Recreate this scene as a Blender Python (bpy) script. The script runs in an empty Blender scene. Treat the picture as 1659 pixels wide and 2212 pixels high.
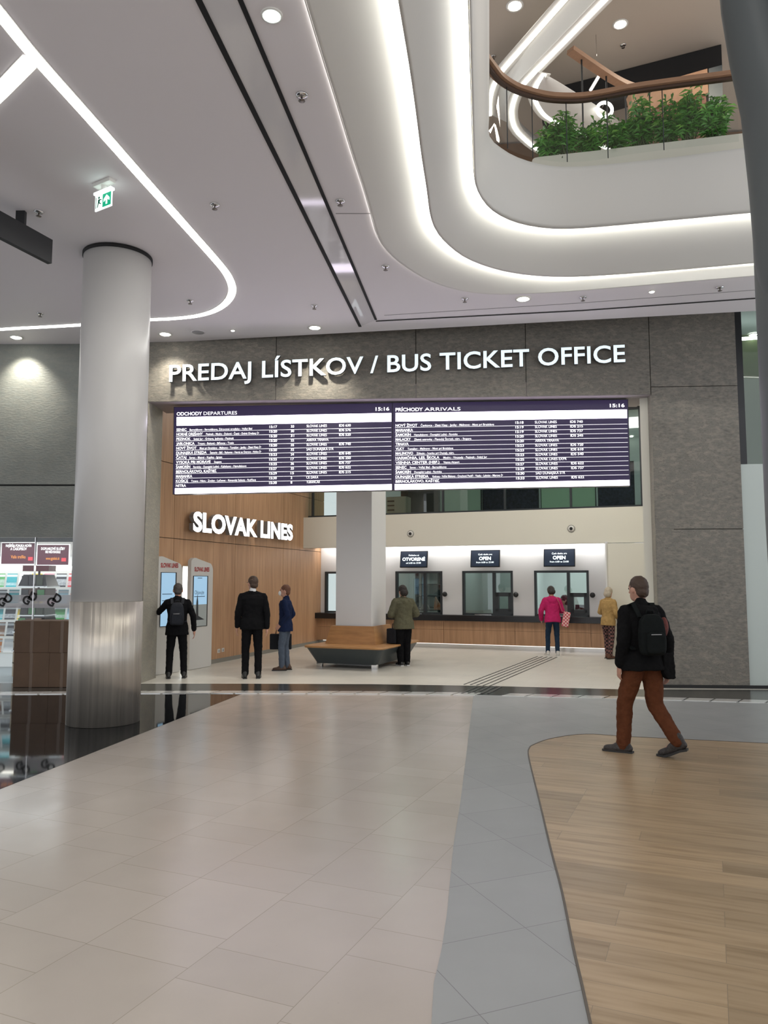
import bpy, bmesh, math, random
from mathutils import Vector, Matrix, Euler
R = math.radians
random.seed(7)
sc = bpy.context.scene
col = sc.collection
# ------------------------------------------------------------ camera, world, exposure
F = 1660.0; PITCH = math.atan(150/1660); EYE = 1.7
cd = bpy.data.cameras.new('camera'); cam = bpy.data.objects.new('camera', cd); col.objects.link(cam)
cam.location = (0, 0, EYE); cam.rotation_euler = (math.pi/2+PITCH, 0, 0)
cd.sensor_fit = 'HORIZONTAL'; cd.sensor_width = 36; cd.lens = 36*F/1659; cd.clip_end = 200
sc.camera = cam
W = bpy.data.worlds.new('world'); sc.world = W; W.use_nodes = True
W.node_tree.nodes['Background'].inputs[0].default_value = (0.93, 0.95, 1.0, 1)
W.node_tree.nodes['Background'].inputs[1].default_value = 1.0
sc.view_settings.view_transform = 'Standard'; sc.view_settings.look = 'None'
sc.view_settings.gamma = 1; sc.view_settings.use_curve_mapping = False
sc.view_settings.exposure = 0.18
sc.cycles.use_denoising = True
sc.cycles.max_bounces = 8; sc.cycles.sample_clamp_indirect = 6
def area(name, loc, sx, sy, power, color=(1,.96,.9), rot=(0,0,0)):
    l = bpy.data.lights.new(name, 'AREA'); l.shape = 'RECTANGLE'; l.size = sx; l.size_y = sy
    l.energy = power; l.color = color
    o = bpy.data.objects.new(name, l); o.location = loc; o.rotation_euler = rot; col.objects.link(o); return o
# added fill: unseen area lights over hall, ticket hall and upper storey
area('hall_fill', (-5, 0.5, 5.7), 1.2, 4, 60)
area('hall_fill', (-1.6, -1.5, 5.7), 3, 1.2, 60, (1,.97,.93))
area('hall_fill', (4, -4.5, 11.2), 4, 2.5, 240, (1,.95,.88))
area('ticket_hall_fill', (-.6, 16.2, 5.85), 3, 1.5, 100, (1,.97,.92), (0,0,R(-21)))
area('ticket_hall_fill', (3.9, 15.2, 5.85), 3, 1.5, 100, (1,.97,.92), (0,0,R(-21)))
area('upper_hall_fill', (7, 11.5, 11.0), 1.5, 1.5, 170, (1,.88,.72))
# ------------------------------------------------------------ projection helpers (calibrated photo rays onto real planes)
def ray(x, y):
    u = (x-829.5)/F; v = -(y-1106)/F
    return Vector((u, math.cos(PITCH)-v*math.sin(PITCH), math.sin(PITCH)+v*math.cos(PITCH)))
C0 = Vector((0, 0, EYE))
def Z(x, y, z=0.0):
    r = ray(x, y); return C0+r*((z-EYE)/r.z)
def D(x, y, d):
    r = ray(x, y); return C0+r*(d/r.y)
def hit(x, y, P, n):
    r = ray(x, y); return C0+r*((P-C0).dot(n)/r.dot(n))
TH = R(-21.3)
E1 = Vector((math.cos(TH), math.sin(TH), 0)); E2 = Vector((-math.sin(TH), math.cos(TH), 0))
O = Vector((-1.55, 20.98, 0))
def I(s, t, z=0.0): return O+E1*s+E2*t+Vector((0, 0, z))        # ticket hall frame
FA = Vector((-3.9, 13.05, 0)); FU = Vector((9.74, -.6, 0)).normalized(); FN = Vector((-FU.y, FU.x, 0))
def Fc(u, z, o=0.0): return FA+FU*u+FN*o+Vector((0, 0, z))       # facade frame (o = depth behind the face)
# ------------------------------------------------------------ materials
MATS = {}
def nodes(name):
    m = bpy.data.materials.new(name); m.use_nodes = True; nt = m.node_tree
    return m, nt, nt.nodes['Principled BSDF']
def mat(name, c, rough=.6, metal=0, spec=.5, noise=0, nscale=8, bump=0, bscale=40, stretch=None, c2=None):
    if name in MATS: return MATS[name]
    m, nt, b = nodes(name)
    b.inputs['Base Color'].default_value = (*c, 1); b.inputs['Roughness'].default_value = rough
    b.inputs['Metallic'].default_value = metal; b.inputs['Specular IOR Level'].default_value = spec
    N = nt.nodes; L = nt.links
    if noise or bump:
        tc = N.new('ShaderNodeTexCoord'); mp = N.new('ShaderNodeMapping'); L.new(tc.outputs['Object'], mp.inputs[0])
        if stretch: mp.inputs['Scale'].default_value = stretch
    if noise:
        n = N.new('ShaderNodeTexNoise'); n.inputs['Scale'].default_value = nscale; n.inputs['Detail'].default_value = 6
        n.inputs['Roughness'].default_value = .65
        L.new(mp.outputs[0], n.inputs['Vector']); r = N.new('ShaderNodeValToRGB'); L.new(n.outputs['Fac'], r.inputs[0])
        r.color_ramp.elements[0].position = .3; r.color_ramp.elements[1].position = .7
        a = c2 if c2 else tuple(max(0, v*(1-noise)) for v in c)
        bb = c if c2 else tuple(min(1, v*(1+noise)) for v in c)
        r.color_ramp.elements[0].color = (*a, 1); r.color_ramp.elements[1].color = (*bb, 1)
        L.new(r.outputs[0], b.inputs['Base Color'])
    if bump:
        n2 = N.new('ShaderNodeTexNoise'); n2.inputs['Scale'].default_value = bscale; n2.inputs['Detail'].default_value = 5
        L.new(mp.outputs[0], n2.inputs['Vector']); bp = N.new('ShaderNodeBump'); bp.inputs['Strength'].default_value = bump
        bp.inputs['Distance'].default_value = .01; L.new(n2.outputs['Fac'], bp.inputs['Height']); L.new(bp.outputs[0], b.inputs['Normal'])
    MATS[name] = m; return m
def emis(name, c, s, base=(0.8, .8, .8)):
    if name in MATS: return MATS[name]
    m, nt, b = nodes(name); b.inputs['Base Color'].default_value = (*base, 1)
    b.inputs['Emission Color'].default_value = (*c, 1); b.inputs['Emission Strength'].default_value = s
    MATS[name] = m; return m
def glass(name, tint=(.9, .95, .93), refl=.10, rough=0.0):
    if name in MATS: return MATS[name]
    m, nt, b = nodes(name); N = nt.nodes; L = nt.links; N.remove(b)
    t = N.new('ShaderNodeBsdfTransparent'); t.inputs[0].default_value = (*tint, 1)
    g = N.new('ShaderNodeBsdfGlossy'); g.inputs['Roughness'].default_value = rough
    lw = N.new('ShaderNodeLayerWeight'); lw.inputs[0].default_value = .5
    pw = N.new('ShaderNodeMath'); pw.operation = 'POWER'; pw.inputs[1].default_value = 4; L.new(lw.outputs['Facing'], pw.inputs[0])
    ad = N.new('ShaderNodeMath'); ad.operation = 'MULTIPLY_ADD'; ad.inputs[1].default_value = .6; ad.inputs[2].default_value = refl+.04; L.new(pw.outputs[0], ad.inputs[0])
    mx = N.new('ShaderNodeMixShader'); L.new(ad.outputs[0], mx.inputs[0]); L.new(t.outputs[0], mx.inputs[1]); L.new(g.outputs[0], mx.inputs[2])
    L.new(mx.outputs[0], N['Material Output'].inputs[0]); MATS[name] = m; return m
class G:
    """tiny node-graph helper for the floor patterns"""
    def __init__(s, nt): s.nt = nt; s.N = nt.nodes; s.L = nt.links
    def m(s, op, a, b=None, c=None):
        n = s.N.new('ShaderNodeMath'); n.operation = op
        for i, v in enumerate((a, b, c)):
            if v is None: continue
            if isinstance(v, (int, float)): n.inputs[i].default_value = v
            else: s.L.new(v, n.inputs[i])
        return n.outputs[0]
    def uv(s, ang):
        tc = s.N.new('ShaderNodeTexCoord'); sp = s.N.new('ShaderNodeSeparateXYZ'); s.L.new(tc.outputs['Object'], sp.inputs[0])
        c, d = math.cos(R(ang)), math.sin(R(ang)); x, y = sp.outputs[0], sp.outputs[1]
        u = s.m('ADD', s.m('MULTIPLY', x, c), s.m('MULTIPLY', y, d)); v = s.m('ADD', s.m('MULTIPLY', x, -d), s.m('MULTIPLY', y, c))
        return u, v, tc
    def rnd(s, a, b=None):
        w = s.N.new('ShaderNodeTexWhiteNoise'); w.noise_dimensions = '2D'; cb = s.N.new('ShaderNodeCombineXYZ')
        s.L.new(a, cb.inputs[0])
        if b is not None: s.L.new(b, cb.inputs[1])
        s.L.new(cb.outputs[0], w.inputs['Vector']); return w.outputs['Value']
    def mix(s, f, a, b):
        n = s.N.new('ShaderNodeMix'); n.data_type = 'RGBA'; s.L.new(f, n.inputs['Factor'])
        for k, v in ((6, a), (7, b)):
            if isinstance(v, tuple): n.inputs[k].default_value = (*v, 1)
            else: s.L.new(v, n.inputs[k])
        return n.outputs[2]
    def scale(s, c, f):
        n = s.N.new('ShaderNodeVectorMath'); n.operation = 'SCALE'
        if isinstance(c, tuple): n.inputs[0].default_value = c
        else: s.L.new(c, n.inputs[0])
        s.L.new(f, n.inputs['Scale']); return n.outputs[0]
    def noise(s, vec, sc_, det=5):
        n = s.N.new('ShaderNodeTexNoise'); n.inputs['Scale'].default_value = sc_; n.inputs['Detail'].default_value = det
        s.L.new(vec, n.inputs['Vector']); return n.outputs['Fac']
def tiles(name, ang, kind, c, joint, rough, w=.585, jw=.004, var=.04, off=(0, 0)):
    m, nt, b = nodes(name); g = G(nt); u, v, tc = g.uv(ang)
    u = g.m('ADD', u, off[0]); v = g.m('ADD', v, off[1])
    vr = g.m('DIVIDE', v, w); row = g.m('FLOOR', vr); vf = g.m('MULTIPLY', g.m('SUBTRACT', vr, row), w)
    jv = g.m('LESS_THAN', vf, jw)
    if kind == 'mixed':      # alternating long and short slabs, shifted from course to course
        per = .88; us = g.m('ADD', u, g.m('MULTIPLY', g.rnd(row), per)); ur = g.m('DIVIDE', us, per); k = g.m('FLOOR', ur)
        uf = g.m('MULTIPLY', g.m('SUBTRACT', ur, k), per)
        cell = g.m('ADD', g.m('MULTIPLY', k, 2), g.m('GREATER_THAN', uf, .3))
        ju = g.m('ADD', g.m('LESS_THAN', uf, jw), g.m('LESS_THAN', g.m('ABSOLUTE', g.m('SUBTRACT', uf, .3)), jw/2))
    elif kind == 'grid':
        ur = g.m('DIVIDE', u, w); cell = g.m('FLOOR', ur); ju = g.m('LESS_THAN', g.m('MULTIPLY', g.m('SUBTRACT', ur, cell), w), jw)
    else:                    # planks
        per = 1.5; us = g.m('ADD', u, g.m('MULTIPLY', g.m('FLOOR', g.m('MULTIPLY', g.rnd(row), 3)), per/3)); ur = g.m('DIVIDE', us, per); cell = g.m('FLOOR', ur)
        ju = g.m('LESS_THAN', g.m('MULTIPLY', g.m('SUBTRACT', ur, cell), per), jw)
    j = g.m('MINIMUM', g.m('ADD', ju, jv), 1); rv = g.rnd(row, cell)
    f = g.m('ADD', g.m('MULTIPLY', rv, 2*var), 1-var)
    if kind == 'plank':
        cb = g.N.new('ShaderNodeCombineXYZ'); g.L.new(g.m('MULTIPLY', u, 1.1), cb.inputs[0]); g.L.new(g.m('MULTIPLY', v, 14), cb.inputs[1]); g.L.new(g.m('MULTIPLY', rv, 30), cb.inputs[2])
        gr = g.noise(cb.outputs[0], 1.6, 8); rmp = g.N.new('ShaderNodeValToRGB'); g.L.new(gr, rmp.inputs[0])
        rmp.color_ramp.elements[0].position = .30; rmp.color_ramp.elements[0].color = (c[0]*.72, c[1]*.68, c[2]*.62, 1)
        rmp.color_ramp.elements[1].position = .50; rmp.color_ramp.elements[1].color = (*c, 1)
        e = rmp.color_ramp.elements.new(.75); e.color = (min(1, c[0]*1.15), min(1, c[1]*1.17), min(1, c[2]*1.2), 1)
        base = rmp.outputs[0]
    else:
        nz = g.noise(tc.outputs['Object'], 2.5); f = g.m('MULTIPLY', f, g.m('ADD', g.m('MULTIPLY', nz, .14), .93)); base = c
        nz2 = g.noise(tc.outputs['Object'], 45, 3); f = g.m('MULTIPLY', f, g.m('SUBTRACT', 1, g.m('MULTIPLY', g.m('GREATER_THAN', nz2, .76), .18)))
    colr = g.scale(base, f); colr = g.mix(j, colr, joint)
    g.L.new(colr, b.inputs['Base Color'])
    rn = g.noise(tc.outputs['Object'], 3); g.L.new(g.m('ADD', g.m('MULTIPLY', rn, .12), rough-.06), b.inputs['Roughness'])
    b.inputs['Specular IOR Level'].default_value = .5
    MATS[name] = m; return m
def concrete(name, c, spots=.5):
    m, nt, b = nodes(name); g = G(nt); tc = g.N.new('ShaderNodeTexCoord'); v = tc.outputs['Object']
    n1 = g.noise(v, 1.3, 8); mp = g.N.new('ShaderNodeMapping'); mp.inputs['Scale'].default_value = (1, 1, 2.2); g.L.new(v, mp.inputs[0]); n2 = g.noise(mp.outputs[0], 9, 14); n3 = g.noise(mp.outputs[0], 17, 12)
    rg = g.m('ABSOLUTE', g.m('SUBTRACT', n2, .5)); crack = g.m('MULTIPLY', g.m('LESS_THAN', rg, .009), g.m('GREATER_THAN', n1, .5))
    patch = g.m('GREATER_THAN', g.m('ADD', g.m('MULTIPLY', n1, .4), g.m('MULTIPLY', n3, .65)), .575)
    ctr = lambda n, k: g.m('MINIMUM', g.m('MAXIMUM', g.m('MULTIPLY_ADD', g.m('SUBTRACT', n, .5), k, .5), 0), 1)
    f = g.m('ADD', .70, g.m('MULTIPLY', ctr(n1, 1.6), .6)); f = g.m('MULTIPLY', f, g.m('ADD', 1-.45*spots, g.m('MULTIPLY', ctr(n2, 2.2), .5*spots))); f = g.m('MULTIPLY', f, g.m('ADD', 1-.3*spots, g.m('MULTIPLY', ctr(n3, 2.5), .6*spots)))
    f = g.m('MULTIPLY', f, g.m('SUBTRACT', 1, g.m('MULTIPLY', g.m('MULTIPLY', crack, n3), spots)))
    f = g.m('MULTIPLY', f, g.m('SUBTRACT', 1, g.m('MULTIPLY', patch, .22*spots)))
    wv = g.mix(n2, (c[0]*.93, c[1], c[2]*1.02), (c[0]*1.07, c[1], c[2]*.93))
    g.L.new(g.scale(wv, f), b.inputs['Base Color']); b.inputs['Roughness'].default_value = .55
    bp = g.N.new('ShaderNodeBump'); bp.inputs['Strength'].default_value = .5; bp.inputs['Distance'].default_value = .01
    g.L.new(g.m('ADD', n3, g.m('MULTIPLY', patch, .4)), bp.inputs['Height']); g.L.new(bp.outputs[0], b.inputs['Normal'])
    MATS[name] = m; return m
def woodm(name, c, axis=(22, 22, 1.2), rough=.45, dark=.72):
    m, nt, b = nodes(name); g = G(nt); tc = g.N.new('ShaderNodeTexCoord'); mp = g.N.new('ShaderNodeMapping'); mp.inputs['Scale'].default_value = axis
    mp.inputs['Rotation'].default_value = (0, 0, -TH)
    g.L.new(tc.outputs['Object'], mp.inputs[0]); n = g.noise(mp.outputs[0], 1.0, 9); n2 = g.noise(mp.outputs[0], .35, 3)
    r = g.N.new('ShaderNodeValToRGB'); g.L.new(g.m('ADD', g.m('MULTIPLY', n, .6), g.m('MULTIPLY', n2, .4)), r.inputs[0])
    r.color_ramp.elements[0].position = .35; r.color_ramp.elements[1].position = .62
    r.color_ramp.elements[0].color = (c[0]*dark, c[1]*dark*.95, c[2]*dark*.9, 1); r.color_ramp.elements[1].color = (*c, 1)
    g.L.new(r.outputs[0], b.inputs['Base Color']); b.inputs['Roughness'].default_value = rough; MATS[name] = m; return m
M = dict(
 ceil=mat('painted_ceiling', (.80, .762, .775), .55, spec=.4), cove=mat('painted_cove', (.76, .745, .70), .6),
 gloss=mat('gloss_panel', (.76, .74, .75), .06, spec=.6), groove=mat('slot_black', (.008, .008, .008), .8),
 conc=concrete('rough_concrete', (.225, .208, .18), .8), conc2=concrete('smooth_concrete', (.17, .18, .168), .22), jamb=concrete('jamb_concrete_lit', (.34, .32, .275), .3),
 cream=mat('cream_panel', (.72, .70, .61), .5), white=mat('white_wall', (.74, .74, .74), .5), wpanel=mat('white_panel', (.62, .64, .60), .35),
 colw=mat('column_paint', (.60, .585, .56), .35, spec=.5), black=mat('black_satin', (.012, .013, .015), .35), blackm=mat('black_matt', (.01, .01, .011), .7),
 frame=mat('anthracite_frame', (.03, .036, .04), .4), steelc=mat('anthracite_steel', (.085, .097, .10), .5), bench=mat('bench_lacquer', (.045, .055, .058), .35),
 chrome=mat('chrome', (.75, .75, .75), .12, 1), led=emis('led_white', (1, .99, .95), 9), ledc=emis('led_cove', (1, .99, .92), 26), ledu=emis('led_upper', (1, .99, .92), 4),
 lampw=emis('lamp_warm', (1, .95, .82), 22), lampc=emis('lamp_cool', (.85, 1, .97), 22), ivory=mat('ivory', (.70, .69, .65), .4),
 glassb=glass('balustrade_glass', (.93, .96, .95), .02), glassw=glass('window_glass', (.80, .86, .84), .05), glasss=glass('shop_glass', (.95, .97, .97), .0),
 wood=woodm('oak_veneer', (.56, .33, .185)), woodh=woodm('oak_counter', (.46, .27, .15)), woodb=woodm('bench_wood', (.47, .245, .095), (3, 3, 16)), rail=mat('rail_wood', (.36, .205, .12), .5, noise=.15, nscale=5, stretch=(1, 1, 12)),
 counter=mat('counter_black', (.012, .012, .014), .25), kraft=mat('kraft_cardboard', (.105, .062, .036), .75, noise=.12, nscale=3), tape=mat('packing_tape', (.12, .075, .045), .25),
 green=emis('sign_green', (.0, .30, .16), .9, (0, .25, .12)), signw=emis('sign_white', (.9, 1, .97), 1.3), dgreen=mat('office_green', (.40, .52, .45), .5), dnavy=mat('navy_board', (.02, .022, .045), .6, noise=.9, nscale=14),
 skin=mat('skin', (.52, .28, .20), .5), red=mat('logo_red', (.42, .05, .05), .5), offw=mat('office_grey', (.42, .47, .46), .6))
def brushed():
    m, nt, b = nodes('brushed_steel'); g = G(nt); tc = g.N.new('ShaderNodeTexCoord'); mp = g.N.new('ShaderNodeMapping'); mp.inputs['Scale'].default_value = (6, 6, .0)
    g.L.new(tc.outputs['Object'], mp.inputs[0]); n = g.noise(mp.outputs[0], 2.2, 4)
    b.inputs['Base Color'].default_value = (.52, .49, .44, 1); b.inputs['Metallic'].default_value = .72; b.inputs['Roughness'].default_value = .36
    b.inputs['Anisotropic'].default_value = .92; b.inputs['Anisotropic Rotation'].default_value = 0
    tg = g.N.new('ShaderNodeTangent'); tg.direction_type = 'RADIAL'; tg.axis = 'Z'; g.L.new(tg.outputs[0], b.inputs['Tangent'])
    g.L.new(g.scale((.55, .51, .45), g.m('ADD', g.m('MULTIPLY', n, 1.1), .45)), b.inputs['Base Color'])
    bp = g.N.new('ShaderNodeBump'); bp.inputs['Strength'].default_value = .55; bp.inputs['Distance'].default_value = .05; g.L.new(n, bp.inputs['Height']); g.L.new(bp.outputs[0], b.inputs['Normal'])
    return m
M['steel'] = brushed()
# ------------------------------------------------------------ mesh builder
class MB:
    def __init__(s): s.v = []; s.f = []; s.sm = []
    def add(s, vs, fs, smooth=False):
        n = len(s.v); s.v += [Vector(v) for v in vs]; s.f += [tuple(i+n for i in f) for f in fs]; s.sm += [smooth]*len(fs); return s
    def box(s, c, d, rz=0, M4=None):
        m = M4 if M4 else Matrix.Translation(c) @ Matrix.Rotation(rz, 4, 'Z')
        vs = [m @ Vector((x*d[0]/2, y*d[1]/2, z*d[2]/2)) for x in (-1, 1) for y in (-1, 1) for z in (-1, 1)]
        return s.add(vs, [(0, 1, 3, 2), (4, 6, 7, 5), (0, 4, 5, 1), (2, 3, 7, 6), (0, 2, 6, 4), (1, 5, 7, 3)])
    def prism(s, pts, off):
        n = len(pts); pts = [Vector(p) for p in pts]; off = Vector(off)
        return s.add(pts+[p+off for p in pts], [tuple(range(n)), tuple(range(2*n-1, n-1, -1))]+[(i, i+n, (i+1) % n+n, (i+1) % n) for i in range(n)])
    def loft(s, rings, closed=True, cap=True, smooth=True):
        n = len(rings[0]); vs = [p for r in rings for p in r]; fs = []
        for k in range(len(rings)-1):
            for i in range(n if closed else n-1):
                j = (i+1) % n; fs.append((k*n+i, k*n+j, (k+1)*n+j, (k+1)*n+i))
        if cap and closed: fs += [tuple(range(n-1, -1, -1)), tuple(range((len(rings)-1)*n, len(rings)*n))]
        return s.add(vs, fs, smooth)
    def lathe(s, c, prof, n=24, axis='Z', M4=None, smooth=True, cap=True):
        rings = []
        for r, z in prof:
            rg = [Vector((r*math.cos(2*math.pi*i/n), r*math.sin(2*math.pi*i/n), z)) for i in range(n)]
            if M4: rg = [M4 @ p for p in rg]
            else: rg = [p+Vector(c) for p in rg]
            rings.append(rg)
        return s.loft(rings, cap=cap, smooth=smooth)
    def tube(s, pts, r, n=8, flat=None, cap=True):
        pts = [Vector(p) for p in pts]; rings = []
        for i, p in enumerate(pts):
            d = (pts[min(i+1, len(pts)-1)]-pts[max(i-1, 0)]).normalized()
            a = d.cross(Vector((0, 0, 1)))
            if a.length < 1e-3: a = Vector((1, 0, 0))
            a.normalize(); b = a.cross(d).normalized(); rr = r[i] if isinstance(r, (list, tuple)) else r
            if flat: rings.append([p+a*(x*flat[0]/2)+b*(y*flat[1]/2) for x, y in ((-1, -1), (1, -1), (1, 1), (-1, 1))])
            else: rings.append([p+(a*math.cos(2*math.pi*k/n)+b*math.sin(2*math.pi*k/n))*rr for k in range(n)])
        return s.loft(rings, cap=cap, smooth=not flat)
    def cap(s, p0, p1, r0, r1, n=14, sx=1.0):
        p0, p1 = Vector(p0), Vector(p1); d = p1-p0; L = d.length or 1e-4; q = d.normalized().to_track_quat('Z', 'Y')
        rings = []
        for zz, k in ((-r0*.98, .15), (-r0*.7, .7), (0, 1)): rings.append([p0+q @ Vector((r0*k*math.cos(2*math.pi*i/n)*sx, r0*k*math.sin(2*math.pi*i/n), zz)) for i in range(n)])
        for zz, k in ((L, 1), (L+r1*.7, .7), (L+r1*.98, .15)): rings.append([p0+q @ Vector((r1*k*math.cos(2*math.pi*i/n)*sx, r1*k*math.sin(2*math.pi*i/n), zz)) for i in range(n)])
        return s.loft(rings)
    def ball(s, c, r, n=16, Q=None):
        r = (r, r, r) if isinstance(r, (int, float)) else r; c = Vector(c); rings = []
        for j in range(1, 10):
            a = math.pi*j/10; rings.append([c+(Q or Matrix.Identity(3)) @ Vector((r[0]*math.sin(a)*math.cos(2*math.pi*i/n), r[1]*math.sin(a)*math.sin(2*math.pi*i/n), -r[2]*math.cos(a))) for i in range(n)])
        return s.loft(rings)
    def mesh(s, name, m):
        me = bpy.data.meshes.new(name); me.from_pydata([tuple(v) for v in s.v], [], s.f)
        me.polygons.foreach_set('use_smooth', s.sm)
        bm = bmesh.new(); bm.from_mesh(me); bmesh.ops.recalc_face_normals(bm, faces=bm.faces)
        big = [f for f in bm.faces if len(f.verts) > 4]
        if big: bmesh.ops.triangulate(bm, faces=big)
        bm.to_mesh(me); bm.free()
        for x in (m if isinstance(m, list) else [m]): me.materials.append(x)
        return me
def link(name, me, parent=None):
    o = bpy.data.objects.new(name, me); col.objects.link(o)
    if parent:
        o.parent = parent
        if parent.type == 'EMPTY': o.matrix_parent_inverse = parent.matrix_basis.inverted()
    return o
def ob(name, mb, m, parent=None, bevel=0, label=None):
    o = link(name, mb.mesh(name, m), parent)
    if bevel:
        md = o.modifiers.new('b', 'BEVEL'); md.width = bevel; md.segments = 2; md.limit_method = 'ANGLE'
    if label: o['label'] = label
    return o
def tag(o, label=None, cat=None, group=None, kind=None):
    if label: o['label'] = label
    if cat: o['category'] = cat
    if group: o['group'] = group
    if kind: o['kind'] = kind
    return o
def thing(name, label, cat, loc=(0, 0, 0), rz=0, group=None):
    o = bpy.data.objects.new(name, None); col.objects.link(o); o.location = loc; o.rotation_euler = (0, 0, rz); o.empty_display_size = .1
    o.matrix_basis = Matrix.Translation(loc) @ Matrix.Rotation(rz, 4, 'Z')
    return tag(o, label, cat, group)
def local(o):
    """geometry given in the thing's own frame"""
    o.matrix_parent_inverse = Matrix.Identity(4); return o
def struct(name, mb, m, parent=None):
    return tag(ob(name, mb, m, parent), kind='structure') if parent is None else ob(name, mb, m, parent)
def copy_thing(src, M4, label, group=None):
    c = src.copy(); col.objects.link(c); c.matrix_basis = M4; c['label'] = label
    if group: c['group'] = group
    for ch in list(src.children):
        d = ch.copy(); col.objects.link(d); d.parent = c; d.matrix_parent_inverse = ch.matrix_parent_inverse.copy()
        for g2 in list(ch.children):
            e = g2.copy(); col.objects.link(e); e.parent = d
    return c
def frame_mat(o, x, y, z=None):
    x = Vector(x).normalized(); y = Vector(y).normalized(); z = x.cross(y)
    m = Matrix((x, y, z)).transposed().to_4x4(); m.translation = Vector(o); return m
def text_mesh(body, size, off=0.0, extrude=0.0, align='LEFT', spacing=1.0):
    c = bpy.data.curves.new('t', 'FONT'); c.body = body; c.size = size; c.offset = off*size; c.extrude = extrude; c.align_x = align
    c.space_character = spacing; c.resolution_u = 4
    o = bpy.data.objects.new('t', c); col.objects.link(o)
    dg = bpy.context.evaluated_depsgraph_get(); me = bpy.data.meshes.new_from_object(o.evaluated_get(dg))
    bpy.data.objects.remove(o); bpy.data.curves.remove(c); return me
def text_into(mb, body, fn, size, off=0.0, extrude=0.0, align='LEFT', fit=None, spacing=1.0, sx=1.0):
    """text vertices mapped by fn(x, y, z); fit = wanted width"""
    me = text_mesh(body, size, off, extrude, align, spacing); vs = [v.co.copy() for v in me.vertices]
    if not vs: return
    if fit:
        lo = min(v.x for v in vs); hi = max(v.x for v in vs); k = fit/(hi-lo)
        for v in vs: v.x = (v.x-lo)*k
    n = len(mb.v); mb.v += [Vector(fn(v.x*sx, v.y, v.z)) for v in vs]
    for p in me.polygons: mb.f.append(tuple(i+n for i in p.vertices)); mb.sm.append(False)
    bpy.data.meshes.remove(me)
def spline(pts, k=8):
    pts = [Vector(p) for p in pts]; out = []
    P = [pts[0]*2-pts[1]]+pts+[pts[-1]*2-pts[-2]]
    for i in range(1, len(P)-2):
        a, b, c, d = P[i-1:i+3]
        for j in range(k):
            t = j/k; out.append(.5*((2*b)+(c-a)*t+(2*a-5*b+4*c-d)*t*t+(-a+3*b-3*c+d)*t**3))
    out.append(pts[-1]); return out
def resample(pts, n):
    L = [0]
    for a, b in zip(pts, pts[1:]): L.append(L[-1]+(b-a).length)
    out = []; j = 0
    for i in range(n):
        t = L[-1]*i/(n-1)
        while j < len(L)-2 and L[j+1] < t: j += 1
        f = (t-L[j])/max(1e-9, L[j+1]-L[j]); out.append(pts[j].lerp(pts[j+1], min(1, f)))
    return out
# ------------------------------------------------------------ floor
FL = dict(
 cream=tiles('cream_stone', 66.9, 'mixed', (.40, .355, .315), (.28, .245, .21), .22, off=(.1, .36-.21)),
 grey=tiles('grey_stone', 22.3, 'grid', (.27, .28, .28), (.15, .15, .155), .38, off=(.2, .12)),
 wood=tiles('plank_tiles', -23, 'plank', (.335, .245, .15), (.20, .155, .105), .35, w=.195, jw=.003, var=.16),
 inner=tiles('pale_stone', -21.3, 'mixed', (.60, .575, .515), (.46, .44, .40), .35, w=.6, var=.03))
def poly(pts, z, th=.03): return MB().prism([Vector((p[0], p[1], z)) for p in pts], (0, 0, -th))
P2 = lambda x, y: Z(x, y)[:2]
struct('floor', poly([(-13, -7), (9, -7), (9, 24), (-13, 24)], 0), FL['cream'])
b0, b1 = Z(0, 1705), Z(520, 1500); dr = (b1-b0); q0 = b0-dr*2.2; q1 = b1+dr*.12
struct('floor_black', poly([q0[:2], q1[:2], (-13, q1.y), (-13, q0.y)], .002), mat('black_granite', (.012, .013, .014), .04, spec=.6, noise=.5, nscale=60))
gl = [(1024, 1498), (1022, 1509), (1007, 1633), (994, 1737), (979, 1830), (966, 1970), (954, 2052), (937, 2125), (932, 2212), (905, 2600)]
gp = [P2(*p) for p in gl]
struct('floor_grey', poly(gp+[(9, gp[-1][1]), (9, 11.6), P2(1024, 1480)], .003), FL['grey'])
wl = [(1275, 2212), (1256, 2125), (1237, 2042), (1214, 1928), (1191, 1840), (1165, 1731), (1146, 1654), (1141, 1628), (1143, 1618), (1152, 1610), (1193, 1596), (1266, 1587), (1370, 1593), (1659, 1607)]
ws = spline([Z(*p) for p in wl], 5); k0 = ws[0]+(ws[0]-ws[3])*3.2; k1 = ws[-1]+(ws[-1]-ws[-2])*7
wedge = [k0]+ws+[k1]
struct('floor_wood', poly([p[:2] for p in wedge]+[(k1.x, k0.y)], .006), FL['wood'])
struct('trim_2', MB().tube([p+Vector((0, 0, .002)) for p in wedge], .01, flat=(.012, .014)), mat('edge_strip', (.09, .075, .06), .5))
# threshold: dark stone band, row of polished pale tiles
th_far = [(-60, 1477), (150, 1477), (300, 1478), (500, 1478), (800, 1479), (1060, 1483), (1333, 1490), (1500, 1491), (1720, 1492)]
th_near = [(-60, 1499), (150, 1498), (300, 1497), (500, 1497), (800, 1498), (1060, 1502), (1333, 1509), (1500, 1513), (1720, 1520)]
tf = [Z(*p) for p in th_far]; tn = [Z(*p) for p in th_near]
inner_edge = [p[:2] for p in tf[2:]]
struct('floor_ticket_hall', poly(inner_edge+[(9, 23), (-3, 23), (-6, 14)], .004), FL['inner'])
struct('trim_1', MB().prism([p+Vector((0, 0, .009)) for p in tf+tn[::-1]], (0, 0, -.02)), mat('threshold_stone', (.035, .036, .033), .18))
tp = resample([Z(x, y+1.0) for x, y in [(-60, 1497.5), (150, 1496.5), (300, 1495.5), (500, 1495), (800, 1496), (1060, 1499.5), (1333, 1507), (1500, 1511), (1720, 1517.5)]], 34)
mb = MB()
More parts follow.
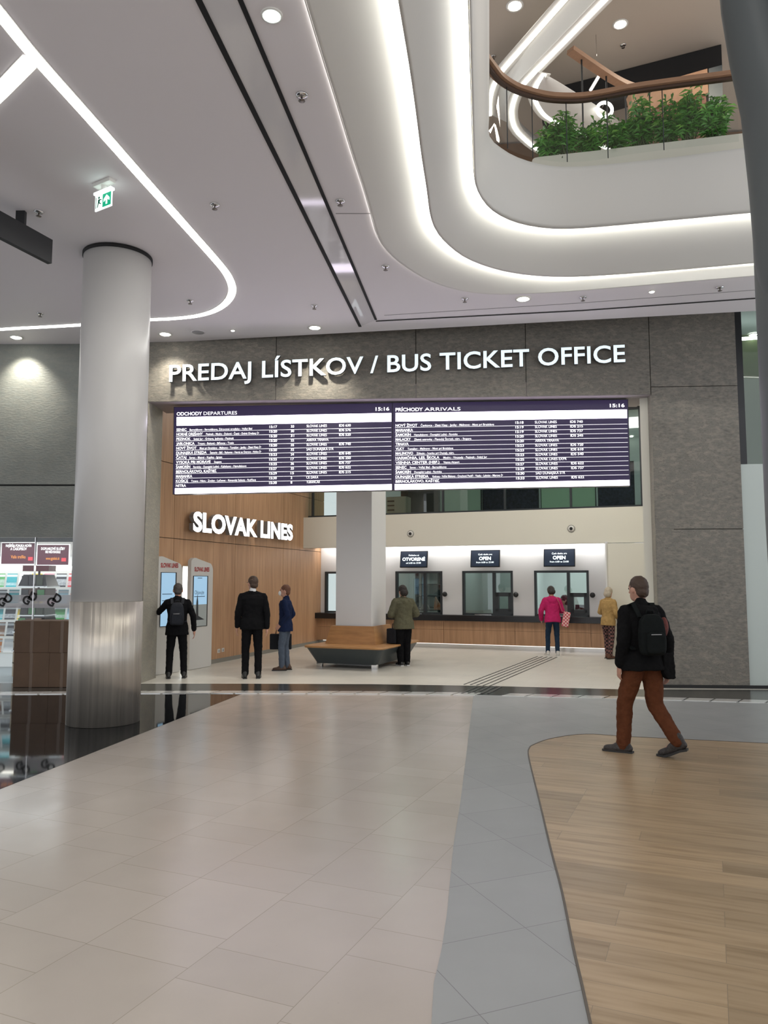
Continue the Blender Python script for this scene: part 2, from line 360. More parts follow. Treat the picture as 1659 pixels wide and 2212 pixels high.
for a, b in zip(tp, tp[1:]):
    if 1.45 < (a.x+b.x)/2 < 1.95: continue
    d = (b-a).normalized(); nrm = Vector((-d.y, d.x, 0)); sh = d*.06
    c = [a+d*.018, b-d*.018]; z = Vector((0, 0, .012))
    mb.prism([c[0]-nrm*.13-sh+z, c[1]-nrm*.13-sh+z, c[1]+nrm*.12+sh+z, c[0]+nrm*.12+sh+z], (0, 0, -.01))
struct('trim_3', mb, mat('polished_pale_tile', (.88, .88, .85), .15, .5, spec=.8))
# tactile guide strips in the floor
mb = MB()
A0, A1 = Z(1030, 1481), Z(1183, 1419)
for off in (-.22, -.11, 0, .11, .22):
    d = (A1-A0); n_ = Vector((-d.y, d.x, 0)).normalized()*off; k = 26
    for i in range(k):
        p = A0.lerp(A1, i/k)+n_; q = A0.lerp(A1, (i+.78)/k)+n_; mb.tube([p+Vector((0, 0, .006)), q+Vector((0, 0, .006))], .01, flat=(.022, .008))
A2, A3 = Z(1012, 1499.5), Z(1040, 1485)
for off in (-.2, -.1, 0, .1, .2):
    p = A2+Vector((off+.1, 0, .012)); q = A3+Vector((off+.12, 0, .012)); mb.tube([p, q], .01, flat=(.03, .008))
tag(ob('tactile_strip', mb, mat('tactile_black', (.03, .03, .03), .5)), 'dashed black tactile guide strip crossing pale floor towards the woman in pink', 'floor strip', kind='stuff')
# ------------------------------------------------------------ facade, walls
TOPZ = 6.7; O0, O1, OZ = -.17, 8.35, 4.79
mb = MB(); g = .006
def fpan(u0, u1, z0, z1, o=0, d=.3):
    return [Fc(u0+g, z0+g, o), Fc(u1-g, z0+g, o), Fc(u1-g, z1-g, o), Fc(u0+g, z1-g, o)], FN*d
for a in ((-.36, 2.05), (2.05, 4.45), (4.45, 6.3), (6.3, O1)): mb.prism(*fpan(a[0], a[1], OZ, TOPZ))
for z0, z1 in ((0, 2.55), (2.55, 4.92), (4.92, TOPZ)): mb.prism(*fpan(O1, 9.76, z0, z1))
for z0, z1 in ((0, 2.55), (2.55, OZ)): mb.prism(*fpan(-.36, O0, z0, z1))
struct('wall_front', mb, M['conc'])
mb = MB()
for a_, b_, z0, z1 in ((-.34, O1, OZ+.03, TOPZ), (O1+.02, 9.74, .01, TOPZ), (-.34, O0-.02, .01, OZ+.03)): mb.prism([Fc(a_, z0, .03), Fc(b_, z0, .03), Fc(b_, z1, .03), Fc(a_, z1, .03)], FN*.2)
struct('wall_front_core', mb, mat('joint_dark', (.07, .065, .055), .9))
mb = MB()
mb.prism([Fc(O0+.001, 0, .01), Fc(O0+.001, OZ, .01), Fc(O0+.001, OZ, .7), Fc(O0+.001, 0, .7)], -FU*.18)
mb.prism([Fc(O1-.001, 0, .01), Fc(O1-.001, OZ, .01), Fc(O1-.001, OZ, .42), Fc(O1-.001, 0, .42)], FU*.3)
struct('wall_front_jambs', mb, M['jamb'])  # reveals paler than the front: light falling on them put into the colour
mb = MB().prism([Fc(O0, OZ, .02), Fc(O1, OZ, .02), Fc(O1, OZ, .9), Fc(O0, OZ, .9)], (0, 0, .25))
struct('wall_front_lintel', mb, mat('lintel_lit_tint', (.35, .31, .32), .5))  # purple light on the soffit put into its colour
mb = MB().prism([Fc(O1+.02, .0, -.05), Fc(12, .0, -.05), Fc(12, 0, 0), Fc(O1+.02, 0, 0)], (0, 0, .05))
struct('baseboard_front', mb, M['blackm'])
# left wall over the newsagent
mb = MB()
for z0, z1 in ((2.46, 3.34), (3.37, TOPZ)): mb.prism([(-12, 13.17, z0), (-4.2, 13.17, z0), (-4.2, 13.17, z1), (-12, 13.17, z1)], (0, .25, 0))
struct('wall_left', mb, M['conc2'])
struct('trim_4', MB().prism([(-12, 13.2, 3.34), (-4.2, 13.2, 3.34), (-4.2, 13.2, 3.37), (-12, 13.2, 3.37)], (0, .2, 0)), M['groove'])
# right of the pier: glazed upper part, pale panel below
mb = MB().prism([Fc(9.765, 0, .06), Fc(12.5, 0, .06), Fc(12.5, 3.62, .06), Fc(9.765, 3.62, .06)], FN*.3)
struct('wall_right_lower', mb, mat('pale_green_panel', (.50, .56, .53), .4))
struct('window_1', MB().prism([Fc(9.85, 3.62, .1), Fc(12.5, 3.62, .1), Fc(12.5, 6.6, .1), Fc(9.85, 6.6, .1)], FN*.015), M['glassw'])
struct('window_1_frame', MB().prism([Fc(9.765, 3.62, .05), Fc(9.88, 3.62, .05), Fc(9.88, 6.6, .05), Fc(9.765, 6.6, .05)], FN*.12), M['black'])
struct('wall_right_upper', MB().prism([Fc(9.7, 3.6, 1.8), Fc(14, 3.6, 1.8), Fc(14, 7, 1.8), Fc(9.7, 7, 1.8)], FN*.1), mat('moss_green_wall', (.10, .13, .06), .7))
struct('ceiling_side_room', MB().prism([Fc(9.7, 6.35, .3), Fc(14, 6.35, .3), Fc(14, 6.35, 1.9), Fc(9.7, 6.35, 1.9)], (0, 0, .05)), M['offw'])
t_ = thing('linear_lamp', 'short bright white tube lamp behind glass right of concrete pier', 'lamp', Fc(10.2, 6.0, 1.0)); ob('diffuser', MB().tube([Fc(9.9, 6.0, 1.0), Fc(11.2, 6.08, 1.0)], .03), M['led'], t_)
ob('mounting', MB().tube([Fc(10.6, 6.03, 1.0), Fc(10.6, 6.34, 1.0)], .012), M['chrome'], t_)
# wood wall (left side of ticket hall)
def WS(t): return -.38+.05*(.4-t)
WP = I(WS(-5), -5); WN = (I(WS(-8), -8)-I(WS(0), 0)).normalized(); WNn = Vector((WN.y, -WN.x, 0))   # WNn points away or to the room
if WNn.dot(E1) < 0: WNn = -WNn
def wl_pt(x, y, o=0.0): return hit(x, y, WP+WNn*o, WNn)
def wt(t, z, o=0.0): return I(WS(t), t, z)+WNn*o
mb = MB(); tj = [-8.12, -6.75, -4.4, -2.0, .6]
for a, b in zip(tj, tj[1:]):
    for z0, z1 in ((0.08, 2.52), (2.52, 3.95), (3.95, 6.0)):
        mb.prism([wt(a+.006, z0+.006), wt(b-.006, z0+.006), wt(b-.006, z1-.006), wt(a+.006, z1-.006)], -WNn*.1)
struct('wall_left_timber', mb, M['wood'])
struct('wall_left_backing', MB().prism([wt(-8.12, 0, -.03), wt(.6, 0, -.03), wt(.6, 6.3, -.03), wt(-8.12, 6.3, -.03)], -WNn*.15), M['groove'])
struct('baseboard_left', MB().prism([wt(-8.12, 0, .01), wt(.6, 0, .01), wt(.6, .09, .01), wt(-8.12, .09, .01)], -WNn*.03), mat('grey_skirting', (.25, .24, .21), .5))
# back: cream band, window wall, gallery
BT = -.8; WT = .4
mb = MB()
def bx(mb, s0, s1, t0, t1, z0, z1):
    return mb.prism([I(s0, t0, z0), I(s1, t0, z0), I(s1, t1, z0), I(s0, t1, z0)], (0, 0, z1-z0))
bx(mb, -.36, 8.6, BT, BT+.25, 2.58, 3.39); bx(mb, -.36, 8.6, BT+.25, 3.6, 3.2, 3.39)
struct('wall_back_band', mb, M['cream'])
struct('ceiling_counter', bx(MB(), -.36, 8.6, BT+.25, WT+.1, 2.72, 2.78), M['white'])
mb = MB(); ZT, ZB = 1.97, .84; wins = [(-.25, .98), (1.84, 3.15), (3.69, 5.01), (5.55, 6.88)]
e = -.4
for a, b in wins+[(7.7, 7.7)]:
    bx(mb, e, a, WT, WT+.12, .0, 2.75); e = b
for a, b in wins:
    bx(mb, a, b, WT, WT+.12, ZT, 2.75); bx(mb, a, b, WT, WT+.12, 0, ZB)
struct('wall_back', mb, M['white'])
struct('wall_right_panel', bx(MB(), 7.43, 8.7, -.9, -.80, 0, 2.56), M['cream'])
struct('wall_right_inner', bx(MB(), 8.45, 8.7, -5.5, WT, 0, 6), M['cream'])
struct('wall_right_return', bx(MB(), 7.4, 7.46, -.9, WT+.1, 0, 2.6), M['white'])
# office behind the windows
mb = MB(); bx(mb, -.5, 7.8, 3.3, 3.4, 0, 3.1); bx(mb, -.5, 7.8, WT, 3.4, 2.9, 3.0)
bx(mb, 3.38, 3.5, WT+.12, 3.3, 0, 2.9); bx(mb, 5.2, 5.3, WT+.12, 3.3, 0, 2.9)
struct('wall_office', mb, M['offw'])
for s0, pw in ((1.2, 10), (2.9, 12), (4.4, 16), (6.5, 42)):
    p = I(s0, 1.9, 2.85); area('office_lamp', p, .8, .8, pw, (.95, 1, .97), (0, 0, TH))
mb = MB()
for k, z in enumerate((.9, 1.25, 1.6, 1.95)): bx(mb, 1.5, 2.9, 3.0, 3.28, z, z+.03)
for s_ in (1.5, 2.2, 2.87): bx(mb, s_, s_+.03, 3.0, 3.28, .5, 2.2)
tag(ob('office_shelving', mb, M['frame']), 'dark shelving in the office behind the OTVORENE window', 'shelf')
# counter
c_ = thing('ticket_counter', 'long oak-fronted ticket counter with thick black worktop below the ticket windows', 'counter', I(3.5, 0), TH)
ob('worktop', bx(MB(), -.38, 7.42, 0, WT-.003, .70, .85), M['counter'], c_, .006)
mb = MB()
for a, b in ((-.38, 1.4), (1.4, 3.26), (3.26, 5.1), (5.1, 6.93), (6.93, 7.42)):
    bx(mb, a+.004, b-.004, .12, .17, .12, .47); bx(mb, a+.004, b-.004, .12, .17, .475, .70)
ob('front_panel', mb, M['woodh'], c_)
ob('plinth', bx(MB(), -.38, 7.42, .22, .3, 0, .7), M['chrome'], c_)
ob('plinth_light', bx(MB(), -.2, 7.3, .19, .21, .1, .115), emis('plinth_led', (1, .97, .9), 1.0), c_)
# LED line above the counter wall
t_ = thing('cove_lamp', 'continuous white light line along top of the ticket window wall', 'lamp', I(3.5, .1, 2.7), TH)
ob('diffuser', bx(MB(), -.3, 7.4, .08, .2, 2.69, 2.718), emis('cove_led', (1, .98, .95), 11), t_)
ob('housing', bx(MB(), -.32, 7.42, .04, .08, 2.66, 2.72), M['white'], t_)
# ticket windows
def office_things(): pass
WLAB = ['black-framed ticket window mostly hidden behind the square white column', 'black-framed ticket window under the OTVORENE screen beside person in olive jacket',
        'closed black-framed ticket window under the middle OPEN screen', 'black-framed ticket window under the right OPEN screen before woman in pink jacket']
for i, (a, b) in enumerate(wins):
    w = thing('ticket_window', WLAB[i], 'ticket window', I((a+b)/2, WT, ZB), TH, 'ticket windows')
    f = MB(); m_ = a+(b-a)*.63; fw = .055; t0, t1 = WT-.02, WT+.10
    for s0, s1, z0, z1 in ((a, a+fw, ZB, ZT), (b-fw, b, ZB, ZT), (a, b, ZT-fw, ZT), (a, b, ZB, ZB+.05)): bx(f, s0, s1, t0, t1, z0, z1)
    ob('window_frame', f, M['frame'], w)
    mu = MB(); bx(mu, m_-.035, m_+.035, t0, t1, ZB+.05, ZT-fw)
    if i >= 2:
        bx(mu, m_+.035, b-fw, t0, t1, 1.32, 1.42); bx(mu, m_+.035, b-fw, t0, t1, ZB+.05, ZB+.17); bx(mu, m_+.035, m_+.12, t0, t1, ZB+.1, 1.42); bx(mu, b-fw-.07, b-fw, t0, t1, ZB+.1, 1.42)
    ob('mullion', mu, M['frame'], w)
    ob('glass_pane', bx(MB(), a+fw, b-fw, WT+.04, WT+.05, ZB+.05, ZT-fw), M['glassw'], w)
    ob('pass_tray', bx(MB(), a+.35, m_-.05, WT-.12, WT-.02, .851, .865), M['chrome'], w)
# round intercoms beside the windows
src = None
for i, s_ in enumerate((3.24, 5.10, 6.97)):
    lab = ['small black and white round intercom right of the OTVORENE ticket window', 'small black and white round intercom right of the middle ticket window', 'small black and white round intercom right of the rightmost ticket window'][i]
    p = I(s_, WT, 1.37)
    if src is None:
        src = thing('intercom', lab, 'intercom', p, TH, 'intercoms beside ticket windows')
        m1 = MB().lathe(0, [(.045, 0), (.05, .01), (.05, .05), (.045, .055)], 20, M4=Matrix.Translation(p) @ Matrix.Rotation(TH, 4, 'Z') @ Matrix.Rotation(R(90), 4, 'X'))
        ob('white_ring', m1, M['ivory'], src)
        m1 = MB().lathe(0, [(.03, .05), (.062, .07), (.066, .10), (.05, .13), (.01, .14)], 20, M4=Matrix.Translation(p) @ Matrix.Rotation(TH, 4, 'Z') @ Matrix.Rotation(R(90), 4, 'X'))
        ob('black_cap', m1, M['black'], src)
    else: copy_thing(src, Matrix.Translation(p) @ Matrix.Rotation(TH, 4, 'Z'), lab)
# screens above windows
sw = emis('screen_text', (.85, .97, 1), 1.6); sdark = emis('screen_dark', (.03, .06, .11), .25, (.01, .015, .03))
SL = [('Pokladne sú', 'OTVORENÉ', 'od 6:00 do 23:00', 'small black wall screen reading OTVORENÉ above ticket windows'),
      ('Cash desks are', 'OPEN', 'from 6:00 to 23:00', 'small black OPEN screen above the middle ticket window'),
      ('Cash desks are', 'OPEN', 'from 6:00 to 23:00', 'small black OPEN screen above woman in pink jacket')]
for i, s0 in enumerate((2.06, 3.98, 5.84)):
    s1 = s0+.74; c = I((s0+s1)/2, .2, 2.28)
    w = thing('wall_screen', SL[i][3], 'screen', c, TH, 'ticket window screens')
    tilt = Matrix.Translation(c) @ Matrix.Rotation(TH, 4, 'Z') @ Matrix.Rotation(R(90-9), 4, 'X')
    ob('casing', MB().box(0, (.76, .44, .045), M4=tilt @ Matrix.Translation((0, 0, -.01))), M['black'], w, .005)
    ob('screen', MB().box(0, (.72, .40, .004), M4=tilt @ Matrix.Translation((0, 0, .0145))), sdark, w)
    m1 = MB()
    for txt, y, sz, off in ((SL[i][0], .085, .06, .0), (SL[i][1], -.04, .12, .03), (SL[i][2], -.12, .06, .0)):
        text_into(m1, txt, lambda x, y_, z, y=y: tilt @ Vector((x, y_+y, .018+z)), sz, off, .0005, 'CENTER')
    ob('lettering', m1, sw, w)
    ob('bracket', MB().tube([c+E2*.02, c+E2*.2], .02), M['black'], w)
# round wall devices on the cream band
src = None
for px, lab in (((887, 1153), 'round white nozzle with black centre on cream band above OTVORENE screen'), ((1234, 1142), 'round white nozzle with black centre on cream band above woman in pink')):
    p = hit(*px, I(0, BT), E2)
    if src is None:
        src = thing('air_nozzle', lab, 'air nozzle', p, TH, 'round nozzles on the cream band'); m4 = Matrix.Translation(p) @ Matrix.Rotation(TH, 4, 'Z') @ Matrix.Rotation(R(90), 4, 'X')
        ob('outer_ring', MB().lathe(0, [(.088, 0), (.088, .01), (.078, .014), (.076, 0)], 28, M4=m4, cap=False), mat('ring_grey', (.3, .3, .27), .4), src)
        ob('dish', MB().lathe(0, [(.074, 0), (.072, .02), (.05, .03), (.01, .032)], 28, M4=m4), M['ivory'], src)
        ob('centre', MB().lathe(0, [(.036, .028), (.036, .045), (.02, .055), (.002, .056)], 20, M4=m4), M['blackm'], src)
    else: copy_thing(src, Matrix.Translation(p) @ Matrix.Rotation(TH, 4, 'Z'), lab)
# gallery glazing over the band
GT = BT+.05
struct('window_2', bx(MB(), -.2, 8.5, GT, GT+.012, 3.39, 5.68), M['glassw'])
mb = MB(); bx(mb, -.2, 8.5, GT-.02, GT+.05, 3.39, 3.43); bx(mb, -.2, 8.5, GT-.02, GT+.05, 5.63, 5.70)
for s_ in (-.1, 1.75, 3.5, 5.06, 6.62, 8.2): bx(mb, s_, s_+.05, GT-.02, GT+.05, 3.39, 5.7)
struct('window_2_frame', mb, M['frame'])
struct('wall_back_header', bx(MB(), -.36, 8.6, BT, BT+.2, 5.70, 6.1), M['cream'])
mb = MB(); bx(mb, -.4, 8.6, 3.5, 3.6, 3.3, 6); struct('wall_gallery', mb, M['offw'])
struct('ceiling_gallery', bx(MB(), -.4, 8.6, BT+.2, 3.6, 5.75, 5.8), mat('gallery_ceiling', (.5, .56, .52), .5))
for s_g in (1.5, 4.2, 7.0):
    l = bpy.data.lights.new('gallery_lamp', 'POINT'); l.energy = 14; l.color = (.9, 1, .93); l.shadow_soft_size = .03; o = bpy.data.objects.new('gallery_lamp', l); o.location = I(s_g, 1.6, 5.5); col.objects.link(o)
for px, nm, z1, m_, lab, tt, cat in (((950, 1040), 'glass_partition', 5.2, M['dgreen'], 'pale green grey partition panel behind the gallery glass, beside the dark cabinet row', 1.2, 'partition'),
        ((1168, 1288), 'glass_partition', 5.2, mat('pale_green_glass', (.42, .62, .47), .4), 'bright pale green partition panel behind gallery glass under arrivals board', 1.0, 'partition'),
        ((1042, 1164), 'display_stand', 4.7, M['dnavy'], 'dark navy speckled stand behind gallery glass between two green panels', 1.3, 'stand'),
        ((1292, 1372), 'display_stand', 4.7, M['dnavy'], 'dark navy speckled stand behind gallery glass near concrete pier', 1.0, 'stand'),
        ((866, 948), 'display_stand', 4.7, mat('brown_board', (.06, .05, .05), .5), 'dark brown stand behind gallery glass right of the square column', 1.2, 'stand')):
    a = hit(px[0], 1090, I(0, tt), E2); b = hit(px[1], 1090, I(0, tt), E2); s0 = (a-O).dot(E1); s1 = (b-O).dot(E1)
    w = thing(nm, lab, cat, I((s0+s1)/2, tt, 3.4), TH)
    ob('panel', bx(MB(), s0+.02, s1-.02, tt, tt+.06, 3.44, z1), m_, w)
    ob('stile', bx(MB(), s0, s0+.02, tt-.01, tt+.07, 3.4, z1), M['frame'], w); ob('stile', bx(MB(), s1-.02, s1, tt-.01, tt+.07, 3.4, z1), M['frame'], w)
    ob('foot_rail', bx(MB(), s0, s1, tt-.02, tt+.08, 3.391, 3.44), M['frame'], w)
a = hit(835, 1090, I(0, .1), E2); s0 = (a-O).dot(E1)
w = thing('office_cabinet', 'beige cabinet with dark slots behind gallery glass beside square column', 'cabinet', I(s0+.2, .2, 3.4), TH)
ob('body', bx(MB(), s0, s0+.55, .1, .5, 3.391, 3.95), mat('beige_lacquer', (.36, .33, .28), .5), w)
for k in range(4): ob('slot', bx(MB(), s0+.03, s0+.22, .085, .1, 3.46+k*.12, 3.49+k*.12), M['blackm'], w)
struct('ceiling_ticket_hall', MB().prism([Fc(-.6, 6.05, .3), Fc(9.6, 6.05, .3), I(8.7, 1, 6.05), I(-.6, 1, 6.05)], (0, 0, .05)), M['ceil'])
# ------------------------------------------------------------ square column with round bench
cs0, cs1, ct0, ct1 = 2.35, 3.15, -4.5, -3.7
w = tag(ob('column', bx(MB(), cs0, cs1, ct0, ct1, 0, 6.05), M['white'], bevel=.01), kind='structure')
bn = thing('bench', 'dark grey bench with oak seat and backrest wrapped round the square column', 'bench', I(2.75, -4.1), TH)
def rrect(s0, s1, t0, t1, r, z, n=5):
    out = []
    for cx, cy, a0 in ((s1-r, t1-r, 0), (s0+r, t1-r, 90), (s0+r, t0+r, 180), (s1-r, t0+r, 270)):
        for k in range(n+1): a = R(a0+90*k/n); out.append(I(cx+r*math.cos(a), cy+r*math.sin(a), z))
    return out
S0, S1, T0, T1 = 1.98, 3.68, -5.25, -3.0
ob('base', MB().loft([rrect(S0+.20, S1-.20, T0+.20, T1-.2, .08, .09), rrect(S0+.03, S1-.03, T0+.03, T1-.03, .12, .40)], smooth=False), M['bench'], bn)
ob('seat', MB().loft([rrect(S0, S1, T0, T1, .14, .40), rrect(S0-.01, S1+.01, T0-.01, T1+.01, .14, .42), rrect(S0, S1, T0, T1, .14, .44)], smooth=False), M['woodb'], bn)
bk = MB(); qi = [(cs0-.02, ct0-.02), (cs1+.02, ct0-.02), (cs1+.02, ct1+.02), (cs0-.02, ct1+.02)]
lo = [(cs0-.16, ct0-.16), (cs1+.16, ct0-.16), (cs1+.16, ct1+.16), (cs0-.16, ct1+.16)]
bk.loft([[I(*p, .435) for p in lo], [I(p[0]*.35+q[0]*.65, p[1]*.35+q[1]*.65, .80) for p, q in zip(lo, qi)], [I(*q, .80) for q in qi]], cap=False, smooth=False)
ob('backrest', bk, M['woodb'], bn)
for s_, t_2 in ((S0+.26, T0+.26), (S1-.26, T0+.26), (S0+.26, T1-.26), (S1-.26, T1-.26)):
    ob('foot', bx(MB(), s_-.06, s_+.06, t_2-.03, t_2+.03, .004, .1), M['chrome'], bn)
# ------------------------------------------------------------ display board
BC = [Fc(.23, 3.21, .22), Fc(4.035, 3.255, .22), Fc(4.035, 4.76, .22), Fc(.21, 4.74, .22)]
BC2 = [Fc(4.045, 3.255, .22), Fc(8.02, 3.30, .22), Fc(8.02, 4.76, .22), Fc(4.045, 4.76, .22)]
navy = emis('board_navy', (.03, .014, .075), .5, (.01, .01, .02)); bw = emis('board_white', (.90, .80, 1), 4.8); btx = emis('board_text', (.97, .95, 1), 1.25)
def board(C, title, bold, rows, cols, label):
    wd = thing('display_board', label, 'display board', (C[0]+C[1])/2, math.atan2(FU.y, FU.x), 'hanging timetable boards')
    def P(u, v, o=0.0):     # u 0..1 left-right, v 0..1 top-down
        a = C[3].lerp(C[2], u); b = C[0].lerp(C[1], u); return a.lerp(b, v)-FN*o
    ob('casing', MB().prism([P(-.003, -.005), P(1.003, -.005), P(1.003, 1.004), P(-.003, 1.004)], FN*.14), M['black'], wd)
    s = ob('screen', MB().prism([P(0, 0, .004), P(1, 0, .004), P(1, 1, .004), P(0, 1, .004)], FN*.003), navy, wd)
    bars = MB(); q = lambda u0, u1, v0, v1: bars.prism([P(u0, v0, .006), P(u1, v0, .006), P(u1, v1, .006), P(u0, v1, .006)], FN*.001)
    q(.012, .996, .115, .215); q(.008, .998, .935, 1.0)
    r0, pit = .232, .0537
    ob('white_bars', bars, bw, wd); bars = MB(); q = lambda u0, u1, v0, v1: bars.prism([P(u0, v0, .006), P(u1, v0, .006), P(u1, v1, .006), P(u0, v1, .006)], FN*.001)
    for i in range(12): q(.01, .996, r0+pit*(i+1)-.0025, r0+pit*(i+1)+.001)
    tag(ob('row_lines', bars, btx, wd), kind='stuff')
    H_ = 1.52; Wd = 3.82; tx = MB()
    def T(s_, u, v, sz, off=.0, fit=None, spacing=1.0, align='LEFT'):
        text_into(tx, s_, lambda x, y, z: P(u+x/Wd, v-y/H_, .007), sz, off, 0, align, fit, spacing)
    T(bold, .012, .097, .085, .022, .118*Wd); T(title, .137, .097, .085, 0, .155*Wd)
    T('15:16', .925, .085, .085, .022, .062*Wd)
    for i, rw in enumerate(rows):
        v = r0+pit*(i+1)-.010
        T(rw[0], .012, v, .064, .018, .0094*len(rw[0])*Wd)
        if rw[1]: T(rw[1], .012+.0096*len(rw[0])+.013, v, .050, .004, min(.0049*len(rw[1]), (.405 if not cols[0] > .5 else .47)-(.025+.0096*len(rw[0])))*Wd)
        T(rw[2], cols[0], v-.014, .060, .02, .035*Wd)
        if rw[3]: T(rw[3], cols[1], v-.014, .060, .02, .0075*len(rw[3])*Wd)
        T(rw[4], cols[2], v-.014, .064, .004, .0077*len(rw[4])*Wd)
        if rw[5]: T(rw[5], cols[3], v-.014, .060, .016, .053*Wd)
    ob('lettering', tx, btx, wd)
    return wd
dep = [('SENEC', 'Bernolákovo - Bernolákovo, Zdravotné stredisko - Veľký Biel', '15:17', '33', 'SLOVAK LINES', 'IDS 630'), ('HORNÉ OREŠANY', 'Pezinok - Modra - Dubová - Častá - Dolné Orešany ▷', '15:20', '30', 'SLOVAK LINES', 'IDS 576'),
 ('PEZINOK', 'Svätý Jur - Grinava, Jednota - Pezinok', '15:20', '31', 'SLOVAK LINES', 'IDS 520'), ('JABLONICA', 'Trnava - Buková - Bíňovce - Trstín', '15:20', '22', 'ARRIVA TRNAVA', ''),
 ('NOVÝ ŽIVOT', 'Most pri Bratislave - Malinovo - Tomášov - Janíky - Zlaté Klasy ▷', '15:20', '35', 'SLOVAK LINES', 'IDS 740'), ('DUNAJSKÁ STREDA', 'Šamorín - Báč - Rohovce - Horná na Ostrove - Holice ▷', '15:20', '32', 'SAD DUNAJSKÁ STR', ''),
 ('ČATAJ', 'Senec - Blatné - Kaplna - Igram', '15:23', '24', 'SLOVAK LINES', 'IDS 645'), ('VYSOKÁ PRI MORAVE', 'Stupava', '15:25', '17', 'SLOVAK LINES', 'IDS 250'),
 ('ŠAMORÍN', 'Rovinka - Dunajská Lužná - Kalinkovo - Hamuliakovo', '15:25', '36', 'SLOVAK LINES', 'IDS 737'), ('BERNOLÁKOVO, KAŠTIEĽ', '', '15:27', '25', 'SLOVAK LINES', 'IDS 622'),
 ('MARIANKA', '', '15:29', '15', 'SLOVAK LINES', 'IDS 215'), ('KOŠICE', 'Trnava - Nitra - Zvolen - Lučenec - Rimavská Sobota - Rožňava', '15:30', '2', 'CK DAKA', ''), ('NITRA', '', '15:30', '8', 'TURANCAR', '')]
arr = [('NOVÝ ŽIVOT', 'Čenkovce - Zlaté Klasy - Janíky - Malinovo - Most pri Bratislave', '15:18', '', 'SLOVAK LINES', 'IDS 740'), ('MARIANKA', '', '15:19', '', 'SLOVAK LINES', 'IDS 215'),
 ('ŠAMORÍN', 'Hamuliakovo - Dunajská Lužná - Rovinka', '15:19', '', 'SLOVAK LINES', 'IDS 737'), ('MALACKY', 'Zlatné ostrovky - Plavecký Štvrtok, nám. - Stupava', '15:20', '', 'SLOVAK LINES', 'IDS 245'),
 ('TRNAVA', '', '15:20', '', 'ARRIVA TRNAVA', ''), ('VLKY', 'Tomášov - Malinovo - Most pri Bratislave', '15:23', '', 'SLOVAK LINES', 'IDS 720'), ('MALINOVO', 'Zálesie - Ivanka pri Dunaji, nám.', '15:23', '', 'SLOVAK LINES', 'IDS 610'),
 ('HARMÓNIA, LES. ŠKOLA', 'Modra - Vinosady - Pezinok - Svätý Jur', '15:23', '', 'SLOVAK LINES', 'IDS 540'), ('VIENNA CENTER (HBF.)', 'Vienna Airport', '15:25', '', 'SLOVAK LINES EXPR', ''),
 ('SENEC', 'Senec - Veľký Biel - Bernolákovo', '15:27', '', 'SLOVAK LINES', 'IDS 622'), ('ŠAMORÍN', 'Dunajská Lužná - Rovinka', '15:29', '', 'SLOVAK LINES', 'IDS 737'),
 ('DUNAJSKÁ STREDA', 'Vydrany - Veľké Blahovo - Orechová Potôň - Vieska - Lehnice - Mierovo ▷', '15:30', '', 'SAD DUNAJSKÁ STR', ''), ('BERNOLÁKOVO, KAŠTIEĽ', '', '15:33', '', 'SLOVAK LINES', 'IDS 622')]
board(BC, 'DEPARTURES', 'ODCHODY', dep, (.442, .54, .612, .76), 'large purple and white departures board headed ODCHODY DEPARTURES')
board(BC2, 'ARRIVALS', 'PRÍCHODY', arr, (.525, .6, .608, .757), 'large purple and white arrivals board headed PRÍCHODY ARRIVALS')
# ------------------------------------------------------------ big letter sign (each channel letter its own part)
def letter_sign(name, label, text, fn, size, off, width, depth, mface, mside, cat='sign'):
    me = text_mesh(text, size, off, 0, 'LEFT', 1.02); xs = [v.co.x for v in me.vertices]; lo, hi = min(xs), max(xs); k = width/(hi-lo)
    # cluster glyph islands by x overlap
    bm = bmesh.new(); bm.from_mesh(me); bm.verts.ensure_lookup_table(); seen = set(); isl = []
    for v in bm.verts:
        if v.index in seen: continue
        st = [v]; seen.add(v.index); comp = []
        while st:
            a = st.pop(); comp.append(a)
            for e_ in a.link_edges:
                b = e_.other_vert(a)
                if b.index not in seen: seen.add(b.index); st.append(b)
        fs = {f for a in comp for f in a.link_faces}; x = [a.co.x for a in comp]; isl.append([min(x), max(x), fs])
    isl.sort(key=lambda q: q[0]); gr = []
    for a in isl:
        if gr and a[0] < gr[-1][1]-.45*(min(a[1], gr[-1][1])-a[0]+1e-6) and a[1] <= gr[-1][1]+.01: gr[-1][2] |= a[2]; gr[-1][1] = max(gr[-1][1], a[1])
        else: gr.append(list(a))
    root = thing(name, label, cat, fn(0, 0, 0), math.atan2(FU.y, FU.x) if mside is not None else 0)
    for a in gr:
        mb_ = MB(); mb2 = MB(); idx = {}
        for f in a[2]:
            for v in f.verts:
                if v not in idx: idx[v] = len(idx)
        vs = sorted(idx, key=lambda v: idx[v]); n = len(vs)
        front = [fn((v.co.x-lo)*k, v.co.y, depth) for v in vs]; back = [fn((v.co.x-lo)*k, v.co.y, .045) for v in vs]
        mb_.add(front, [tuple(idx[v] for v in f.verts) for f in a[2]])
        side = [];
        for f in a[2]:
            for e_ in f.edges:
                if len(e_.link_faces) == 1: i, j = idx[e_.verts[0]], idx[e_.verts[1]]; side.append((i, j, j+n, i+n))
        fr2 = [fn((v.co.x-lo)*k, v.co.y, depth-.004) for v in vs]
        mb2.add(fr2+back, side+[tuple(idx[v]+n for v in f.verts) for f in a[2]])
        lt = ob('letter', mb2, mside, root); ob('letter_face', mb_, mface, lt)
    bm.free(); return root
lf = emis('letter_face', (.80, .96, 1.0), .62, (.8, .85, .87)); ls = mat('letter_side', (.10, .10, .105), .4)
